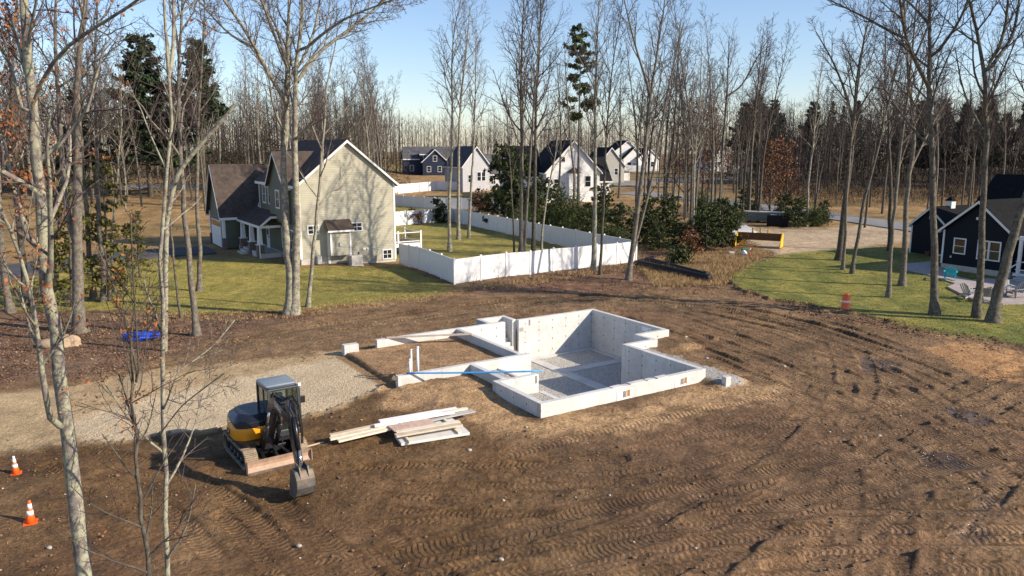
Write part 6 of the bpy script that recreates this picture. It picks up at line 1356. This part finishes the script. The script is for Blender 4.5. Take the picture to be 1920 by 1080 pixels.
def brushmass(name, label, n, xr, yr, h, m, seed, size=.075, el=17, lo=None):
    rng = np.random.RandomState(seed); x = rng.uniform(*xr, n); y = rng.uniform(*yr, n)
    if lo is not None: k = x > lo * y; x, y = x[k], y[k]; n = len(x)
    top = h * (.75 + .45 * fbm(x * .07, y * .07, seed, 4)); z = hzv(x, y) + rng.rand(n) * top
    a = rng.normal(0, 1, (n, 3)) * np.array([.45, .45, 1]); a[:, 2] = np.abs(a[:, 2]) + .3; a /= np.linalg.norm(a, axis=1, keepdims=True); b = np.cross(a, rng.normal(0, 1, (n, 3))); b /= np.linalg.norm(b, axis=1, keepdims=True)
    s = size * rng.uniform(.5, 1.3, (n, 1)); C = np.stack([x, y, z], 1); V = np.stack([C - a * s * el * .5, C + b * s * .5, C + a * s * el * .5], 1)
    return tag(link(name, mesh_np(name, V.reshape(-1, 3), None, np.arange(n * 3).reshape(n, 3)), m), label, 'wood', None, 'stuff')
def undergrowth(name, label, n, xr, yr, h, leafm, size, seed, rej=None):
    rng = np.random.RandomState(seed); x = rng.uniform(*xr, n); y = rng.uniform(*yr, n); cl = fbm(x * .08, y * .08, seed, 3); k = cl > -.15; x, y, cl = x[k], y[k], cl[k]
    if rej is not None: k = ~rej(x, y); x, y, cl = x[k], y[k], cl[k]
    z = hzv(x, y) + rng.rand(len(x)) ** 1.5 * h * (.5 + cl)
    V, F = leafcloud(rng, np.stack([x, y, z], 1), size * .32, 9); return tag(link(name, mesh_np(name, V, F), leafm), label, 'undergrowth', None, 'stuff')
DARKU = leafmat('dark_undergrowth', [(0.03, 0.022, 0.015), (0.05, 0.04, 0.025), (0.035, 0.045, 0.02)])
undergrowth('undergrowth', 'dark undergrowth at the foot of the left wood', 60000, (-150, -22), (126, 172), 13, DARKU, .36, 61)
undergrowth('undergrowth', 'dark thicket at the foot of the right wood', 50000, (46, 230), (140, 205), 12, leafmat('dark_thicket', [(0.022, 0.017, 0.014), (0.042, 0.03, 0.026), (0.03, 0.032, 0.018)]), .4, 62)
undergrowth('undergrowth', 'brown scrub between the far houses', 16000, (-60, 60), (200, 262), 4, DARKU, .28, 63)

BRUSHR = leafmat('purple_brown_twigs', [(0.012, 0.009, 0.009), (0.024, 0.017, 0.017), (0.042, 0.03, 0.028)]); BRUSHL = leafmat('grey_brown_twigs', [(0.034, 0.026, 0.024), (0.06, 0.046, 0.041), (0.09, 0.07, 0.061)])
brushmass('twig_thicket', 'dense dark twigs filling the right wood', 150000, (44, 190), (146, 225), 23, BRUSHR, 71, .095, lo=.30)
brushmass('brush_heap', 'tangled dark brush heaps along the edge of the right wood', 26000, (40, 120), (127, 148), 6, BRUSHR, 74, lo=.325)
brushmass('twig_thicket', 'dense grey-brown twigs filling the left wood', 80000, (-160, -30), (135, 205), 21, BRUSHL, 72, .09)
brushmass('twig_thicket', 'hazy twigs of the far wood in the middle', 70000, (-110, 130), (245, 320), 20, BRUSHL, 73, .11)
# evergreen crowns massed in the depth of the right wood
rngm = np.random.RandomState(91); Cm = []
for _ in range(95):
    x, y = rngm.uniform(64, 250), rngm.uniform(188, 240); z0 = hz(x, y); H_ = rngm.uniform(12, 20); n_ = 330; t = rngm.rand(n_) ** .8; rr = (1.05 - t) * rngm.uniform(2.6, 4.0) * np.sqrt(rngm.rand(n_)); a_ = rngm.rand(n_) * 6.28
    Cm.append(np.stack([x + rr * np.cos(a_), y + rr * np.sin(a_), z0 + H_ * (.2 + .8 * t)], 1))
V, F = leafcloud(rngm, np.concatenate(Cm), .5, 1.8); tag(link('far_evergreens', mesh_np('far_evergreens', V, F), NEEDLE), 'dark evergreen mass deep in the right wood', 'wood', None, 'stuff')
# ---------------------------------------------------------------- loose soil, stones, leaves
rl = np.random.RandomState(15)
def samp(poly, n, soft=0.0):
    P = np.array(poly); out = []
    x = rl.uniform(P[:, 0].min(), P[:, 0].max(), n * 4); y = rl.uniform(P[:, 1].min(), P[:, 1].max(), n * 4); k = polysd(x, y, poly) > -soft * rl.rand(n * 4); return x[k][:n], y[k][:n]
OCT = np.array([(1,0,0),(-1,0,0),(0,1,0),(0,-1,0),(0,0,1),(0,0,-1)], float); OF = np.array([(0,2,4),(2,1,4),(1,3,4),(3,0,4),(2,0,5),(1,2,5),(3,1,5),(0,3,5)])
def lumps(x, y, s, flat=.6, sink=.3):
    n = len(x); z = hzv(x, y); a = rl.rand(n) * 6.28; J = rl.uniform(.65, 1.35, (n, 6, 1)); V = OCT[None] * J * s[:, None, None]; V[:, :, 2] *= flat
    c, si = np.cos(a)[:, None], np.sin(a)[:, None]; X = V[:, :, 0] * c - V[:, :, 1] * si; Y = V[:, :, 0] * si + V[:, :, 1] * c
    W_ = np.stack([X + x[:, None], Y + y[:, None], V[:, :, 2] + (z + s * (flat - sink))[:, None]], -1); return W_.reshape(-1, 3), (OF[None] + (np.arange(n) * 6)[:, None, None]).reshape(-1, 3)
MUDP = [(-17, 14), (22, 14), (30, 30), (26, 46), (12, 54), (-4, 50), (-14, 42), (-17, 30)]
def ok(x, y):
    f1, f2 = tof(x, y); return ~((f1 > -3.5) & (f1 < 12.6) & (f2 > -.4) & (f2 < 13.8)) & (polysd(x, y, Z_GRAV) < 0) & (polysd(x, y, Z_LAWN_R) < .2) & (polysd(x, y, Z_LAWN_L) < .2) & (np.hypot(x + 7.6, y - 23) > 1.6)
x, y = samp(MUDP, 26000); k = ok(x, y) & (fbm(x * .35, y * .35, 12, 3) + rl.normal(0, .25, len(x)) > .02); x, y = x[k], y[k]
V, F = lumps(x, y, np.exp(rl.normal(math.log(.022), .5, len(x))).clip(.010, .085)); CLOD = mat('soil_clods', (0.165, 0.10, 0.052), .95, .4, 1.2, bump=.5, bscale=30)
tag(link('soil_clods', mesh_np('soil_clods', V, None, F), CLOD), 'loose brown clods strewn over the bare soil', 'soil', None, 'stuff')
x, y = samp(MUDP, 1100); k = ok(x, y); x, y = x[k], y[k]; V, F = lumps(x, y, np.exp(rl.normal(math.log(.02), .5, len(x))).clip(.010, .06)); PEB = mat('pale_pebbles', (0.42, 0.36, 0.29), .85, .3, .8, bump=.2)
tag(link('pebbles', mesh_np('pebbles', V, None, F), PEB), 'small pale stones scattered over the bare soil', 'stones', None, 'stuff')
# single larger stones
STN = [(1470, 686, .16, 'pale stone on the right side of the rutted soil'), (1648, 816, .12, 'small pale stone in the tyre tracks at the right'), (880, 845, .15, 'tan stone on the soil below the lumber pile'), (560, 1022, .13, 'pale stone near the tread marks at the bottom'), (940, 1056, .12, 'pale stone at the bottom middle'), (92, 1024, .13, 'pale stone right of the nearer cone'), (1285, 640, .17, 'broken concrete lump beside the stone strip'), (1325, 672, .14, 'second concrete lump beside the stone strip')]
for k, (u, v, s, lab) in enumerate(STN): s *= .6; g = G(u, v); boulder('stone', lab, (g.x, g.y, hz(g.x, g.y) + s * .25), (s, s * .8, s * .55), GREYROCK if k % 2 else PEB, k + 20, 'stone', None, 2)
# leaf litter
def litter(name, label, poly, n, size, m, soft=1.0, lift=.02, el=1.3):
    x, y = samp(poly, n, soft); k = fbm(x * .45, y * .45, 77, 4) + rl.normal(0, .22, len(x)) > -.05; x, y = x[k], y[k]; z = hzv(x, y) + lift * rl.rand(len(x)); N = len(x); a = rl.rand(N) * 6.28; s = size * rl.uniform(.6, 1.4, N); tl = rl.normal(0, .45, (N, 2))
    ax = np.stack([np.cos(a), np.sin(a), tl[:, 0]], 1) * (s * el)[:, None]; bx = np.stack([-np.sin(a), np.cos(a), tl[:, 1]], 1) * s[:, None]; C = np.stack([x, y, z + .012], 1)
    V = np.stack([C - ax * .5, C + bx * .5, C + ax * .5, C - bx * .5], 1).reshape(-1, 3); return tag(link(name, mesh_np(name, V, np.arange(N * 4).reshape(N, 4)), m), label, 'leaves', None, 'stuff')
litter('leaf_litter', 'reddish brown leaf litter under the left trees', Z_LEAF_L, 24000, .065, LITTER, 1.6)
litter('leaf_litter', 'brown leaf litter in front of the white fence', Z_LEAF_R, 20000, .075, LITTER, 1.8)
litter('leaf_litter', 'fallen leaves scattered around the cones', PX((-60,1080),(-60,880),(180,850),(330,940),(330,1080)), 700, .05, LITTER, .5)
litter('leaf_litter', 'fallen leaves dotting the right lawn edge', PX((1360,535),(1460,560),(1590,588),(1920,652),(1920,668),(1590,602),(1400,560)), 2200, .09, LITTER, .8)
# dry grass and weeds
def tufts(name, label, poly, n, h, m, soft=.5, blades=7):
    x, y = samp(poly, n, soft); x = np.repeat(x, blades) + rl.normal(0, .06, len(x) * blades); y = np.repeat(y, blades) + rl.normal(0, .06, len(y) * blades); z = hzv(x, y); N = len(x); a = rl.rand(N) * 6.28; hh = h * rl.uniform(.5, 1.3, N)
    w = .012 + .008 * rl.rand(N); B = np.stack([x, y, z - .02], 1); S = np.stack([np.cos(a) * w, np.sin(a) * w, np.zeros(N)], 1); T = B + np.stack([rl.normal(0, .45, N) * hh, rl.normal(0, .45, N) * hh, hh], 1)
    return tag(link(name, mesh_np(name, np.stack([B - S, B + S, T], 1).reshape(-1, 3), None, np.arange(N * 3).reshape(N, 3)), m), label, 'grass', None, 'stuff')
tufts('dry_grass', 'straw-coloured dry grass right of the black pipes', Z_STRAW, 5200, .32, STRAW)
tufts('dry_grass', 'dry weeds along the foot of the white fence', PX((870,540),(1000,522),(1180,496),(1190,505),(1000,532),(880,548)), 450, .25, STRAW)
tufts('dry_grass', 'dry weeds at the edge of the left lawn', PX((200,590),(420,586),(600,574),(860,542),(870,552),(610,588),(420,604),(200,606)), 800, .13, STRAW)
GRASSB = leafmat('lawn_blades', [(0.14, 0.14, 0.03), (0.26, 0.235, 0.055), (0.38, 0.30, 0.09)])
tufts('lawn_grass', 'short grass blades of the right lawn', Z_LAWN_R, 9000, .075, GRASSB, .3, 6); tufts('lawn_grass', 'short grass blades of the left lawn', Z_LAWN_L, 9000, .08, GRASSB, .3, 6)
# saplings and brush stems
rb2 = np.random.RandomState(44)
def sapling(label, u, v, h, n, group):
    tg = TG(); g = G(u, v)
    for i in range(n):
        d = unit(np.array([rb2.normal(0, .35), rb2.normal(0, .35), 1])); Q = shoot(rb2, np.zeros(3), d, h * rb2.uniform(.6, 1), 6, .1, .04); rq = np.linspace(.016, .005, 6); tg.add('t', Q, rq, 4)
        grow(rb2, tg, Q, rq, 1, dict(CFG, n=(6, 6, 4), len=(.3, .4, .45), minr=.004))
    t = thing('sapling', label, 'sapling', (g.x, g.y, hz(g.x, g.y) - .03), 0, group); link('stem', tg.mesh('t', 'stem'), BARK['ash'], t); link('twigs', tg.mesh('c', 'twigs'), TWIG['grey'], t)
for k, (u, v, h) in enumerate([(235,660,2.6),(310,640,2.4),(180,640,2.2),(290,610,2.8),(120,610,2.6),(400,605,1.6),(60,660,2.4)]): sapling('thin bare sapling among the leaf litter on the left', u, v, h, 3, 'saplings on the left')
for k, (u, v, h) in enumerate([(885,540,1.6),(935,532,1.7),(1165,505,1.8),(1215,500,1.6),(1255,510,1.5),(1330,498,1.4)]): sapling('bare weedy sapling in front of the white fence', u, v, h, 3, 'saplings by the fence')
